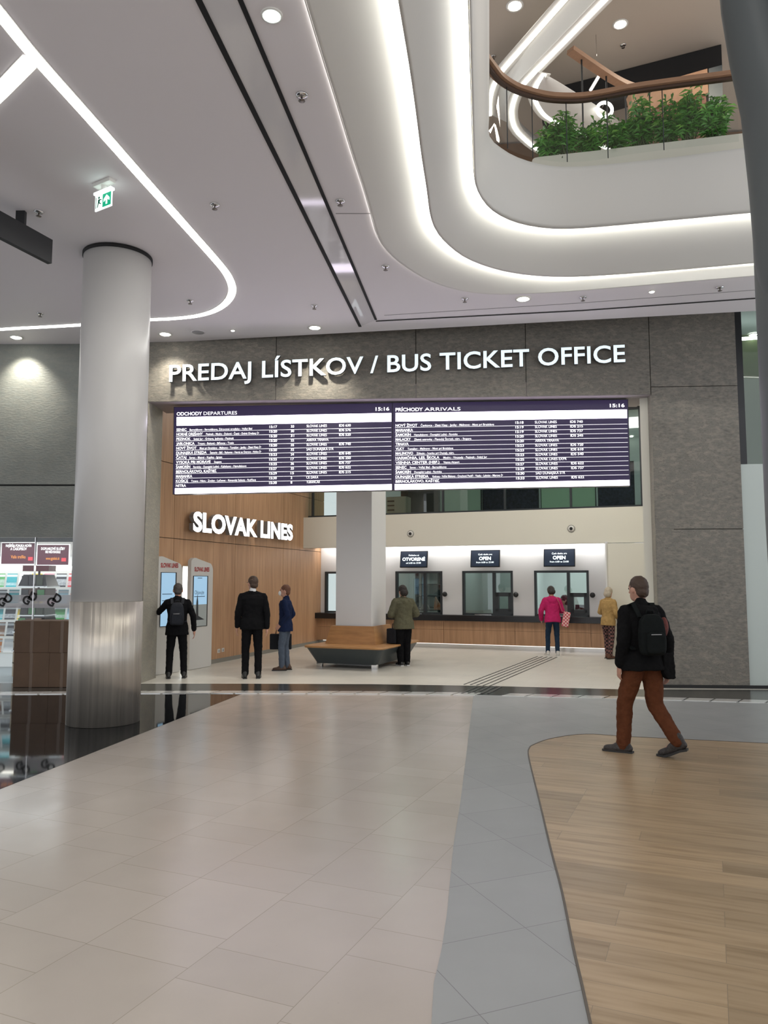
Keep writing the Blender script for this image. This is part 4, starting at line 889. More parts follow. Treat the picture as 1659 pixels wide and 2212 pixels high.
for i, (a, sc0, sc1, lab) in enumerate(((((55, 1572), (302, 1535), (90, 440), (335, 520)), (.16, .70), (.88, 1.86), 'left white totem with pale blue screen touched by man with backpack'),
        (((385, 1522), (594, 1483), (400, 455), (615, 520)), (.10, .70), (.83, 1.80), 'right white totem whose screen reads Objavujte'))):
    root, P, ln = totem(*[c4(*q) for q in a], lab, i)
    u0, u1 = sc0; z0, z1 = sc1
    ob('screen_bezel', MB().prism([P(u0-.01, z0-.01, .002), P(u1+.05, z0-.01, .002), P(u1+.05, z1+.01, .002), P(u0-.01, z1+.01, .002)], (P(0, 0, .012)-P(0, 0, 0))), M['black'], root)
    if i == 0: ob('screen', MB().prism([P(u0, z0, .015), P(u1, z0, .015), P(u1, z1, .015), P(u0, z1, .015)], (P(0, 0, .002)-P(0, 0, 0))), s_blue, root)
    else:
        ob('screen', MB().prism([P(u0, z0+.42, .015), P(u1, z0+.42, .015), P(u1, z1, .015), P(u0, z1, .015)], (P(0, 0, .002)-P(0, 0, 0))), s_blue, root)
        ob('screen_picture', MB().prism([P(u0, z0, .015), P(u1, z0, .015), P(u1, z0+.42, .015), P(u0, z0+.42, .015)], (P(0, 0, .002)-P(0, 0, 0))), emis('screen_photo', (.22, .24, .22), .6, (.1, .1, .1)), root)
        pk_ = MB().prism([P(u, z, .019) for u, z in ((u0+.05, z0+.2), (u0+.12, z0+.2), (u0+.12, z0+.45), (u0+.16, z0+.62), (u0+.2, z0+.48), (u0+.22, z0+.2), (u0+.5, z0+.12), (u0+.05, z0+.12))], (P(0, 0, .001)-P(0, 0, 0)))
        ob('screen_skyline', pk_, mat('skyline_dark', (.03, .035, .04), .5), root)
    mb = MB(); fn = lambda x, y, z, P=P, ln=ln, q=0.0: P(x/ln, y, .019+z)
    text_into(mb, 'SLOVAK LINES', lambda x, y, z: P(.14+x/ln, z1+.10+y, .004), .115, .035, 0, 'LEFT', ln*.68)
    ob('red_lettering', mb, M['red'], root)
    mb = MB()
    if i: text_into(mb, 'Objavujte', lambda x, y, z: P(u0+.04+x/ln, z0+.62+y, .0195), .11, .0, 0, 'LEFT', ln*.42)
    for uu0, uu1, zz in ((.04, .42, .58), (.04, .14, .46)) if not i else ((.02, .5, .57), (.16, .36, .93)): mb.prism([P(u0+uu0, z0+zz, .0195), P(u0+uu1, z0+zz, .0195), P(u0+uu1, z0+zz+.012, .0195), P(u0+uu0, z0+zz+.012, .0195)], (P(0, 0, .001)-P(0, 0, 0)))
    ob('screen_text', mb, mat('text_dark', (.03, .05, .10), .5), root)
w_a, w_b = Z(*c4(318, 1520)), Z(*c4(375, 1512)); w = thing('light_panel', 'narrow glowing white panel between the two totems', 'light panel', w_a.lerp(w_b, .5))
nn = Vector((-WNn.x, -WNn.y, 0))
ob('diffuser', MB().prism([w_a, w_b, w_b+Vector((0, 0, 1.98)), w_a+Vector((0, 0, 1.98))], nn*.03), emis('totem_glow', (.95, 1, .97), 2.2), w)
ob('backing', MB().prism([w_a+nn*.032, w_b+nn*.032, w_b+Vector((0, 0, 2.0))+nn*.032, w_a+Vector((0, 0, 2.0))+nn*.032], nn*.01), M['ivory'], w)
for px, lab in (((472, 1406), 'left of two small white wall sockets low on timber wall'), ((481, 1404), 'right of two small white wall sockets low on timber wall')):
    p = wl_pt(*px, .0); w = thing('wall_socket', lab, 'socket', p, 0, 'wall sockets'); m4 = frame_mat(p+WNn*.006, WN, (0, 0, 1))
    ob('plate', MB().box(0, (.10, .08, .012), M4=m4), M['ivory'], w, .002); ob('inset', MB().lathe(0, [(.027, -.008), (.027, .008)], 14, M4=m4), mat('socket_grey', (.4, .4, .4), .5), w)
# ------------------------------------------------------------ newsagent at left
struct('window_3', MB().prism([(-9, 13.22, 0), (-4.3, 13.22, 0), (-4.3, 13.22, 2.5), (-9, 13.22, 2.5)], (0, .012, 0)), M['glasss'])
mb = MB()
for x in (-6.0, -7.5): mb.prism([(x, 13.2, 0), (x+.012, 13.2, 0), (x+.012, 13.2, 2.5), (x, 13.2, 2.5)], (0, .05, 0))
struct('window_3_frame', mb, M['chrome'])
mb = MB(); mb.prism([(-9, 13.212, 1.25), (-4.6, 13.212, 1.25), (-4.6, 13.212, 1.47), (-9, 13.212, 1.47)], (0, .004, 0))
fd = thing('window_decal', 'translucent grey band with double G letter monograms across the shop glass', 'decal', (-6, 13.21, 1.25))
def frost():
    m, nt, b = nodes('frosted_band'); N = nt.nodes; L = nt.links; t = N.new('ShaderNodeBsdfTransparent'); mx = N.new('ShaderNodeMixShader'); mx.inputs[0].default_value = .62
    b.inputs['Base Color'].default_value = (.45, .44, .46, 1); L.new(t.outputs[0], mx.inputs[1]); L.new(b.outputs[0], mx.inputs[2]); L.new(mx.outputs[0], N['Material Output'].inputs[0]); return m
ob('band', mb, frost(), fd)
mb = MB()
for k in range(9):
    x = -8.3+k*.42; zz = 1.33+.03*(k % 2)
    for ch, dx in (('G', 0), ('D', .10)):
        m4 = Matrix.Translation((x+dx, 13.208, zz+dx*.55)) @ Matrix.Rotation(R(90), 4, 'X') @ Matrix.Rotation(R(-28), 4, 'Z')
        text_into(mb, ch, lambda a_, b_, c_, m4=m4: m4 @ Vector((a_, b_, c_)), .20, .035)
ob('monograms', mb, M['blackm'], fd)
mb = MB(); mb.prism([(-10, 15.6, 0), (-4.0, 15.6, 0), (-4.0, 15.6, 2.9), (-10, 15.6, 2.9)], (0, .1, 0)); mb.prism([(-4.3, 13.3, 0), (-4.2, 13.3, 0), (-4.2, 15.6, 0), (-4.3, 15.6, 0)], (0, 0, 2.9))
struct('wall_shop', mb, M['white'])
struct('trim_10', MB().prism([(-10, 14.95, 2.47), (-4.3, 14.95, 2.47), (-4.3, 14.95, 2.75), (-10, 14.95, 2.75)], (0, .1, 0)), M['blackm'])
struct('ceiling_shop', MB().prism([(-10, 13.4, 2.75), (-4.2, 13.4, 2.75), (-4.2, 15.6, 2.75), (-10, 15.6, 2.75)], (0, 0, .1)), M['blackm'])
struct('floor_shop', poly([(-12, 13.0), (-4.3, 13.0), (-4.3, 15.6), (-12, 15.6)], .006), mat('shop_floor', (.35, .40, .43), .3))
area('shop_lamp', (-7, 14.3, 2.65), 2.6, .6, 42, (.93, .98, 1))
rk = thing('magazine_rack', 'white magazine rack with tiered shelves along the back of the newsagent', 'shelf', (-7.0, 15.4, 0))
ob('back_panel', MB().box((-7.2, 15.56, 1.1), (4.4, .03, 2.2)), emis('rack_back_glow', (.95, 1, 1), .35, (.45, .45, .45)), rk)  # panel given its own glow to keep the shelf wall bright
SHZ = [.30, .62, .94, 1.26, 1.58]
for z in SHZ: ob('shelf', MB().box((-7.2, 15.36, z), (4.4, .30, .02)), M['ivory'], rk)
ob('light_valance', MB().box((-7.2, 15.30, 1.96), (4.4, .06, .09)), emis('valance', (1, .93, .82), 3.5), rk)
tints = {'blue': (.05, .18, .45), 'teal': (.05, .35, .40), 'red': (.55, .05, .06), 'white': (.85, .85, .85), 'yellow': (.75, .55, .08), 'orange': (.75, .25, .05), 'black': (.03, .03, .04), 'pale blue': (.45, .68, .80), 'green': (.10, .35, .12), 'pink': (.70, .30, .40), 'brown': (.25, .13, .07)}
def magmat(c, nme):
    m, nt, b = nodes('cover_'+nme); g2 = G(nt); tc = g2.N.new('ShaderNodeTexCoord'); oi = g2.N.new('ShaderNodeObjectInfo')
    sp_ = g2.N.new('ShaderNodeSeparateXYZ'); g2.L.new(tc.outputs['Object'], sp_.inputs[0]); z_ = sp_.outputs[2]; rd_ = oi.outputs['Random']
    mast = g2.m('MULTIPLY', g2.m('GREATER_THAN', z_, .205), g2.m('LESS_THAN', z_, .25))
    pic = g2.m('MULTIPLY', g2.m('LESS_THAN', z_, g2.m('MULTIPLY_ADD', rd_, .09, .08)), g2.m('GREATER_THAN', z_, .03)); nz = g2.noise(tc.outputs['Object'], 22, 2)
    f = g2.m('MINIMUM', g2.m('ADD', g2.m('MULTIPLY', mast, .85), g2.m('MULTIPLY', pic, g2.m('MULTIPLY', nz, .9))), 1)
    g2.L.new(g2.mix(f, c, (.72, .76, .8)), b.inputs['Base Color']); b.inputs['Roughness'].default_value = .3; return m
mm = {k: magmat(v, k.replace(' ', '_')) for k, v in tints.items()}; msrc = {}
for ri, z in enumerate(SHZ):
    order = list(tints)[:]; random.Random(ri*5+1).shuffle(order)
    for k in range(11):
        x = -8.62+k*.245+ (ri % 2)*.05; nm = order[k]; lab = f'{nm} magazine on the {["lowest", "second lowest", "middle", "second highest", "highest"][ri]} shelf of the rack'
        m4 = Matrix.Translation((x, 15.30, z+.0105)) @ Matrix.Rotation(R(-12), 4, 'X')
        if nm not in msrc:
            o = link('magazine', MB().box((0, 0, .135), (.20, .012, .27)).mesh('magazine', mm[nm])); msrc[nm] = o
        else: o = msrc[nm].copy(); col.objects.link(o)
        o.matrix_basis = m4; tag(o, lab, 'magazine', 'magazines on the rack')
for (x0, x1, y0, y1), txt, lab in (((4, 75, 1173, 1218), (('NAJŠIRŠIA PONUKA NOVÍN', .16, .075), ('A ČASOPISOV', .08, .075), ('Vaša trafika', -.12, .09)), 'dark red shop poster NAJŠIRŠIA PONUKA NOVÍN above the rack'),
      ((81, 147, 1177, 1220), (('DOPLNKOVÉ SLUŽBY', .12, .07), ('PRE VAŠE POHODLIE', .04, .07), ('www.ggtabak.sk', -.12, .08)), 'dark red shop poster DOPLNKOVÉ SLUŽBY beside white column')):
    a, b = D(x0, y0, 15.1), D(x1, y1, 15.1); w = thing('shop_poster', lab, 'poster', (a.x, 15.1, b.z), 0, 'backlit posters'); cxx, czz = (a.x+b.x)/2, (a.z+b.z)/2
    ob('frame', MB().box((cxx, 15.13, czz), (b.x-a.x+.03, .03, a.z-b.z+.03)), emis('poster_frame', (1, 1, 1), 1.0), w)
    ob('poster_sheet', MB().box((cxx, 15.11, czz), (b.x-a.x, .01, a.z-b.z)), emis('poster_red', (.06, .008, .02), .7, (.06, .01, .02)), w)
    m1 = MB(); m2 = MB(); wd_ = (b.x-a.x)*.8
    for j, (s_, dz, sz) in enumerate(txt): text_into(m2 if j == 2 else m1, s_, lambda X_, Y_, Z_, dz=dz: (cxx-wd_/2*[.95, .6, .55][j]+X_, 15.103, czz+dz*.8+Y_), sz, .01, 0, 'LEFT', wd_*[.95, .6, .55][j])
    ob('white_lettering', m1, emis('poster_white', (1, 1, 1), 1.4), w); ob('orange_lettering', m2, emis('poster_orange', (1, .36, .05), .8, (.3, .1, .02)), w)
    ob('red_badge', MB().box((b.x-.09, 15.102, b.z+.10), (.09, .004, .07)), emis('badge', (.8, .06, .08), .7, (.3, .03, .04)), w)
# spinner rack
sp = D(80, 1360, 13.7); w = thing('spinner_rack', 'dark red topped rotating book stand inside the shop window', 'display stand', (sp.x, 13.7, 0))
ob('pole', MB().tube([(sp.x, 13.7, .06), (sp.x, 13.7, 1.98)], .02), M['chrome'], w); ob('base', MB().lathe((sp.x, 13.7, 0), [(.25, .007), (.24, .05), (.03, .07)], 24), M['black'], w)
ob('header', MB().box((sp.x, 13.7, 1.93), (.46, .3, .10)), mat('dark_red', (.22, .02, .04), .4), w)
dk = [mat('book_dark', (.05, .045, .05), .35), mat('book_brown', (.12, .05, .03), .35), mat('book_green', (.07, .09, .05), .35)]
for j, (z, h, wa, wb) in enumerate(((1.62, .20, .50, .38), (1.38, .20, .42, .42), (1.12, .18, .44, .40), (.84, .26, .56, .42), (.52, .24, .56, .44))):
    m1 = MB().loft([[Vector((sp.x+sx*wa/2, 13.7+sy*wa/2, z)) for sx, sy in ((-1, -1), (1, -1), (1, 1), (-1, 1))], [Vector((sp.x+sx*wb/2, 13.7+sy*wb/2, z+h)) for sx, sy in ((-1, -1), (1, -1), (1, 1), (-1, 1))]], smooth=False)
    ob('book_tier', m1, dk[j % 3], w); ob('tier_tray', MB().box((sp.x, 13.7, z-.012), (wa+.03, wa+.03, .02)), M['chrome'], w)
    for q_ in range(3):
        xx = sp.x-wb/3+q_*wb/3; ob('book', MB().box((xx, 13.7-max(wa, wb)/2-.012, z+h*.48), (wb/3-.02, .02, h*.8)), mm[['brown', 'black', 'red', 'green', 'blue'][(q_+j) % 5]] if (q_+j) % 2 else dk[q_], w)
# cardboard boxes in front of the shop glass
bxs = [((28, 104, 1428, 1489), 'lower left brown cardboard box beside the steel column base'), ((30, 104, 1367, 1427), 'upper left brown cardboard box stacked by shop window'), ((105, 160, 1430, 1489), 'lower right cardboard box partly behind steel column'), ((105, 160, 1367, 1429), 'upper right cardboard box partly behind white column')]
dx = 12.5
for (x0, x1, y0, y1), lab in bxs:
    a = D(x0, y0, dx); b = D(x1, y1, dx); lowz = 0.012 if y1 == 1489 else .56; hz = .54 if y1 == 1489 else .50
    w = thing('cardboard_box', lab, 'cardboard box', ((a.x+b.x)/2, dx+.25, lowz), 0, 'stacked cardboard boxes'); wd_ = b.x-a.x-.01; c = Vector(((a.x+b.x)/2, dx+.25, lowz+hz/2))
    ob('carton', MB().box(c, (wd_, .48, hz)), M['kraft'], w, .006); ob('packing_tape', MB().box(c+Vector((0, 0, 0)), (.05, .483, hz+.003)), M['tape'], w)
    ob('flap', MB().box((c.x, c.y, lowz+hz+.004), (wd_-.01, .47, .006)), M['kraft'], w)
a = D(12, 1450, 13.0); w = thing('wooden_crate', 'small pale wooden crate stand at left picture edge by boxes', 'crate', (a.x, 13.7, 0))
for z in (.25, .62, .95): ob('shelf_board', MB().box((a.x-.1, 14.1, z), (.5, .3, .02)), mat('pale_pine', (.55, .42, .28), .6), w)
for x in (-.33, .13): ob('upright', MB().box((a.x+x, 14.1, .49), (.03, .3, .96)), MATS['pale_pine'], w)
w = thing('photo_frame', 'white framed dark picture standing on wooden crate', 'picture frame', (a.x, 14.0, .63)); ob('frame', MB().box((a.x, 14.0, .76), (.19, .02, .25)), M['ivory'], w); ob('picture', MB().box((a.x, 13.988, .76), (.11, .006, .14)), M['dnavy'], w)
#PEOPLE
# ------------------------------------------------------------ people
def remesh(mb, name, m, voxel, smooth=2, disp=0.0, dsc=.08):
    me = mb.mesh(name, m); o = bpy.data.objects.new('tmp', me); col.objects.link(o)
    r = o.modifiers.new('r', 'REMESH'); r.mode = 'VOXEL'; r.voxel_size = voxel
    s = o.modifiers.new('s', 'SMOOTH'); s.factor = .6; s.iterations = smooth
    if disp:
        tx = bpy.data.textures.new('folds', 'CLOUDS'); tx.noise_scale = dsc; tx.noise_depth = 2
        d = o.modifiers.new('d', 'DISPLACE'); d.texture = tx; d.strength = disp; d.mid_level = .5
    dg = bpy.context.evaluated_depsgraph_get(); n = bpy.data.meshes.new_from_object(o.evaluated_get(dg)); n.name = name
    n.polygons.foreach_set('use_smooth', [True]*len(n.polygons)); n.materials.clear(); n.materials.append(m)
    bpy.data.objects.remove(o); return n
def cloth(name, c, rough=.9): return mat(name, c, rough, spec=.12, noise=.14, nscale=14, bump=.35, bscale=60)
def person(label, loc, fwd, H, lean=0, turn=0, nod=0, feet=None, hips=None, arms=None, hem=.84, slack=.0, toe=0, jacket=None, trousers=None, shoe=None, hair=None, hairkind='short',
           skin=None, collar=None, hood=False, vox=.011, knees=None, group=None, seated=False, heel=(0, 0), flare=.02, broad=1.0, leg=1.0):
    S = H/1.76; rz = math.atan2(fwd[1], fwd[0])-math.pi/2
    root = thing('person', label, 'person', (loc[0], loc[1], loc[2] if len(loc) > 2 else 0), rz)
    hp = hips or (0, 0, .93); V = Vector
    LM = Matrix.Translation(V(hp)) @ Matrix.Rotation(R(-lean), 4, 'X') @ Matrix.Translation(-V((0, 0, .93)))
    U = lambda x, y, z: LM @ V((x, y, z))
    hc = U(0, .015, 1.625); HM = Matrix.Translation(hc) @ Matrix.Rotation(R(turn), 4, 'Z') @ Matrix.Rotation(R(-lean-nod), 4, 'X') @ Matrix.Scale(1.1, 4)
    Hd = lambda x, y, z: HM @ V((x, y, z)); HQ = HM.to_3x3()
    feet = feet or ((-.10, 0.0), (.10, 0.0)); arms = arms or {}
    skin = skin or M['skin']
    def put(name, me, lab=None):
        o = bpy.data.objects.new(name, me); col.objects.link(o); o.parent = root
        o.matrix_basis = Matrix.Scale(S, 4)
        if lab: o['label'] = lab
        return o
    tor = [(.86, .150, .105), (.95, .155, .11), (1.05, .138, .10), (1.16, .137, .10), (1.28, .155, .108), (1.37, .165, .105), (1.43, .125, .085), (1.47, .07, .065)]
    def torso(mb, g, z0, z1, fl=0, sh=0.0):
        rings = []
        for k, (z, a, b) in enumerate(tor):
            if z < z0-.001 or z > z1: continue
            e = fl*max(0, (1.05-z)/.2)
            rings.append([U((a*broad+g+e+sh*(z > 1.3))*math.cos(2*math.pi*i/20), (b*broad+g+e)*math.sin(2*math.pi*i/20), z) for i in range(20)])
        if z0 < tor[0][0]:
            a, b = tor[0][1:]; e = fl*(1.05-z0)/.2
            rings.insert(0, [U((a*broad+g+e)*math.cos(2*math.pi*i/20), (b*broad+g+e)*math.sin(2*math.pi*i/20), z0) for i in range(20)])
        mb.loft(rings)
    body = MB(); torso(body, -.02, .86, 1.6)
    body.cap(U(0, -.005, 1.42), Hd(0, -.02, -.07), .055, .05)
    body.ball(Hd(0, 0, .01), (.073, .092, .108), Q=HQ); body.ball(Hd(0, .032, -.055), (.055, .055, .058), Q=HQ)
    body.cap(Hd(0, .085, .01), Hd(0, .108, -.022), .010, .014); body.ball(Hd(0, .072, .035), (.05, .02, .012), Q=HQ)
    for s in (-1, 1): body.ball(Hd(s*.076, -.005, -.005), (.010, .018, .030), Q=HQ)
    J = {}
    for s, key in ((-1, 'L'), (1, 'R')):
        A = arms.get(key, {}); sh = U(s*.168*broad, -.005, 1.40); el = V(A['el']) if 'el' in A else U(s*.225*broad, -.03, 1.12); wr = V(A['wr']) if 'wr' in A else U(s*.25*broad, .04, .87)
        J[key] = (sh, el, wr); body.cap(sh, el, .046, .036); body.cap(el, wr, .036, .026)
        d = (wr-el).normalized(); w = V((0, 1, 0)); w = (w-d*w.dot(d))
        if w.length < .2: w = V((0, 0, 1))-d*d.z
        w.normalize(); n = d.cross(w).normalized()
        inn = n if n.x*s < 0 else -n
        pc = wr+d*.055; Q = Matrix((w, n, d)).transposed(); body.ball(pc, (.038, .016, .052), Q=Q); body.cap(wr, wr+d*.05, .025, .024)
        for k, (o_, L_) in enumerate(((.029, .070), (.010, .078), (-.010, .072), (-.028, .056))):
            b0_ = wr+d*.095+w*o_; k1 = b0_+(d*.9+inn*.25).normalized()*L_*.5; k2 = k1+(d*.7+inn*.7).normalized()*L_*.5
            body.cap(b0_-d*.02, k1, .0088, .0082, 8); body.cap(k1, k2, .0082, .0068, 8)
        t0 = wr+d*.03+w*.03; t1 = t0+(d*.6+w*.7+inn*.3).normalized()*.035; body.cap(t0, t1, .011, .010, 8); body.cap(t1, t1+(d*.95+inn*.3).normalized()*.032, .010, .008, 8)
    legs = []
    for i, s in enumerate((-1, 1)):
        f = feet[i]; hj = V(hp)+V((s*.085, 0, -.03)); az = .085+heel[i]; an = V((f[0], f[1], az))
        kn = V(knees[i]) if knees else V(((hj.x+an.x)/2+s*.01, (hj.y+an.y)/2+.035, (hj.z+an.z)/2+.02))
        legs.append((hj, kn, an)); body.cap(hj, kn, .078, .05); body.cap(kn, an, .05, .036); 
        tz = Matrix.Translation(V((f[0], f[1], 0))) @ Matrix.Rotation(R(toe), 4, 'Z') @ V((s*.03, .14, .035+heel[i]*.2)); body.cap(an, tz, .030, .018)
    bo = put('body', remesh(body, 'body', skin, vox*.8 if vox > .009 else vox, 1))
    for s in (-1, 1):
        e = MB().ball(Hd(s*.03, .082, .012), .011, 10); put('eye', e.mesh('eye', mat('eye_dark', (.03, .02, .02), .2)))
    put('lips', MB().ball(Hd(0, .085, -.052), (.024, .008, .007), Q=HQ).mesh('lips', mat('lips', (.38, .12, .11), .5)))
    # jacket
    jk = MB(); torso(jk, .018+slack*.8, hem, 1.46, flare, .0)
    for s, key in ((-1, 'L'), (1, 'R')):
        sh, el, wr = J[key]; jk.cap(sh, el, .058+slack*.7, .050+slack*.7); jk.cap(el, el.lerp(wr, .93), .050+slack*.7, .041+slack*.5); jk.cap(U(s*.04, -.015, 1.462), sh+V((-s*.01, 0, .004)), .048, .052+slack*.5)
    jk.cap(U(0, -.01, 1.43), U(0, -.014, 1.495), .078, .064)
    if hood: jk.cap(U(-.07, -.09, 1.40), U(.07, -.09, 1.40), .065, .065); jk.ball(U(0, -.12, 1.37), (.10, .06, .09)); jk.cap(U(-.08, -.05, 1.45), U(-.04, .06, 1.43), .04, .03); jk.cap(U(.08, -.05, 1.45), U(.04, .06, 1.43), .04, .03)
    put('jacket', remesh(jk, 'jacket', jacket, vox, 3, .02, .07))
    if collar: put('collar', remesh(MB().cap(U(0, -.012, 1.44), U(0, -.016, 1.515), .066, .061), 'collar', collar, .01, 1))
    # trousers
    tr = MB(); tr.loft([[V((((.155+.012)*broad)*math.cos(2*math.pi*i/20), ((.112+.012)*broad)*math.sin(2*math.pi*i/20), hp[2]+dz)) + V((hp[0], hp[1], 0)) for i in range(20)] for dz in (-.09, .0, .07)])
    for hj, kn, an in legs:
        tr.cap(hj, kn, .098*leg, .072*leg); tr.cap(kn, kn.lerp(an, 1.0), .070*leg, .060*leg)
    put('trousers', remesh(tr, 'trousers', trousers, vox, 3, .018, .06))
    for i, s in enumerate((-1, 1)):
        f = feet[i]; hz = heel[i]; sm_ = MB(); YR = Matrix.Translation(V((f[0], f[1], 0))) @ Matrix.Rotation(R(toe), 4, 'Z') @ Matrix.Translation(-V((f[0], f[1], 0))); a = YR @ V((f[0], f[1]-.055, .05+hz)); b = YR @ V((f[0]+s*.015, f[1]+.05, .045+hz*.45)); c = YR @ V((f[0]+s*.028, f[1]+.16, .036))
        sm_.cap(a, b, .040, .043); sm_.cap(b, c, .043, .034); sm_.cap(YR @ V((f[0], f[1]-.03, .07+hz)), V((f[0], f[1]-.01, .125+hz)), .048, .046); sm_.cap(YR @ V((f[0], f[1]+.01, .075+hz*.8)), YR @ V((f[0]+s*.01, f[1]+.07, .06+hz*.4)), .042, .036)
        so_ = MB(); pts = [(-.095, .036, hz), (-.03, .036, hz*.8), (.05, .043, hz*.35), (.13, .043, 0), (.19, .03, 0), (.205, .012, 0)]
        so_.loft([[YR @ V((f[0]+s*.02*max(0, y/.15)+sx*w_, f[1]+y, zz+dz)) for sx, dz in ((-1, .0), (1, .0), (1, .024), (-1, .024))] for y, w_, zz in pts], smooth=False)
        so = put('shoe', remesh(sm_, 'shoe', shoe[0], .009, 2))
        o2 = bpy.data.objects.new('sole', so_.mesh('sole', shoe[1])); col.objects.link(o2); o2.parent = so
    # hair
    h = MB(); Q = HQ
    if hairkind == 'short': h.ball(Hd(0, -.012, .034), (.079, .094, .094), Q=Q); h.ball(Hd(0, -.05, -.02), (.066, .05, .062), Q=Q)
    if hairkind == 'bob': h.ball(Hd(0, -.012, .034), (.088, .102, .102), Q=Q); h.ball(Hd(0, -.045, -.03), (.092, .07, .085), Q=Q)
    if hairkind == 'shoulder': h.ball(Hd(0, -.012, .036), (.088, .104, .104), Q=Q); h.ball(Hd(0, -.045, -.05), (.098, .075, .12), Q=Q); h.ball(Hd(.05, -.03, -.11), (.055, .06, .09), Q=Q); h.ball(Hd(-.05, -.03, -.11), (.055, .06, .09), Q=Q)
    if hairkind == 'long': h.ball(Hd(0, -.012, .036), (.088, .104, .104), Q=Q); h.cap(Hd(0, -.05, -.02), U(0, -.10, 1.25), .09, .08)
    put('hair', remesh(h, 'hair', hair, .009, 1, .012, .03))
    root['_S'] = S
    return root, put, U, Hd, J, S
def backpack(label, wloc, fwd, S, U, m, w=.30, h=.44, d=.15, z=1.22, patch=None, pos='back'):
    rz = math.atan2(fwd[1], fwd[0])-math.pi/2
    root = thing('backpack', label, 'backpack', (wloc[0], wloc[1], 0), rz)
    def put(name, mb, mm, vox=.012, sm=3):
        o = bpy.data.objects.new(name, remesh(mb, name, mm, vox, sm) if vox else mb.mesh(name, mm)); col.objects.link(o); o.parent = root; o.matrix_basis = Matrix.Scale(S, 4); return o
    b = MB(); y0 = -.145
    rings = []
    for k, (zz, e) in enumerate(((-.5, .7), (-.44, .92), (-.2, 1), (.1, .97), (.35, .85), (.47, .6), (.5, .3))):
        rings.append([U(w/2*e*sx, y0-d/2+d/2*e*sy*(1 if sy > 0 else 1), z+h*zz) for sx, sy in ((-1, -.8), (-.8, -1), (.8, -1), (1, -.8), (1, 1), (-1, 1))])
    b.loft(rings); put('pack_body', b, m, .012, 6)
    p = MB(); p.loft([[U(w*.36*e*sx, y0-d-.0+.03*sy*e, z-h*.2+h*.26*zz) for sx, sy in ((-1, -.9), (1, -.9), (1, 1), (-1, 1))] for zz, e in ((-1, .8), (-.8, 1), (.7, 1), (1, .75))]); put('front_pocket', p, m)
    for s in (-1, 1):
        t = MB(); t.tube([U(s*.09, y0, z+h*.42), U(s*.105, -.06, 1.485), U(s*.115, .06, 1.45), U(s*.125, .135, 1.30), U(s*.15, .10, 1.12), U(s*.15, -.10, 1.04)], .02, flat=(.05, .012)); put('shoulder_strap', t, m, 0)
    t = MB(); t.tube([U(-.04, y0-.02, z+h*.47), U(-.03, y0-.03, z+h*.58), U(.03, y0-.03, z+h*.58), U(.04, y0-.02, z+h*.47)], .008, 6); put('grab_handle', t, m, 0)
    t = MB(); t.tube([U(-.06, y0-d-.03, z-h*.0), U(.05, y0-d-.03, z-h*.0)], .005, 6); put('zip', t, mat('zip_grey', (.35, .35, .36), .3), 0)
    return root, put
blk = cloth('cloth_black', (.006, .006, .007)); brn = cloth('cloth_rust', (.105, .036, .016)); sole = mat('sole_black', (.02, .02, .02), .6); lea = mat('leather_black', (.012, .012, .012), .35)
dk_hair = mat('hair_dark', (.018, .012, .010), .6, bump=.5, bscale=90); br_hair = mat('hair_brown', (.055, .030, .018), .6, bump=.5, bscale=90)
# walker
wl_, wf = (2.57, 7.72), (-.25, .97)
r_, put, U, Hd, J, S = person('man in black jacket and rust-brown trousers striding across wooden floor, seen from behind', wl_, wf, 1.755, lean=3, turn=12, toe=42,
    feet=((-.15, .16), (.20, -.22)), heel=(0, .09), knees=((-.13, .14, .50), (.12, .0, .48)), arms={'L': dict(el=(-.235, -.04, 1.13), wr=(-.235, .04, .88)), 'R': dict(el=(.24, -.06, 1.12), wr=(.25, -.03, .84))},
    hem=.83, slack=.028, jacket=cloth('jacket_black', (.006, .006, .0065)), trousers=brn, shoe=(mat('trail_shoe', (.035, .030, .028), .6, noise=.7, nscale=40), sole), hair=br_hair, hood=True, vox=.009, flare=.035, leg=1.14, broad=1.03)
tail = MB(); tail.loft([[U(x, y, z) for x, y in ((.12, -.16), (.27, -.13), (.27, .0), (.14, -.02))] for z in (1.0, .9, .80)]+[[U(x, y, .74) for x, y in ((.17, -.15), (.28, -.12), (.28, -.02), (.2, -.04))]])
put('jacket_tail', remesh(tail, 'jacket_tail', MATS['jacket_black'], .012, 3, .02, .05))
bp_, bput = backpack('black backpack worn by the man in rust-brown trousers', wl_, wf, S, lambda x, y, z: U(x-.03, y-.03, z), cloth('pack_black', (.007, .009, .009), .8), .27, .40, .10, 1.18)
rp_ = MB(); rp_.ball(U(.155, -.150, 1.25), (.05, .03, .10)); put('red_print', remesh(rp_, 'red_print', mat('print_red', (.11, .018, .012), .7, noise=.7, nscale=30), .008, 1))
# man at the totem
r_, put, U, Hd, J, S = person('man in black suit with backpack reaching to touch the left totem screen', (-3.66, 13.72), (-.22, .98), 1.67, turn=4, nod=4, feet=((-.13, 0), (.14, .02)),
    arms={'L': dict(el=(-.34, .10, 1.22), wr=(-.42, .34, 1.26)), 'R': dict(el=(.29, -.03, 1.14), wr=(.31, .0, .88))}, hem=.80, slack=.012, jacket=blk, trousers=blk, shoe=(lea, sole), hair=mat('hair_greying', (.06, .05, .045), .6, bump=.5, bscale=90), vox=.011, broad=1.08)
backpack('small black backpack worn by the man touching the totem', (-3.66, 13.72), (-.22, .98), S, U, cloth('pack_dark', (.02, .022, .028), .5), .26, .42, .12, 1.2)
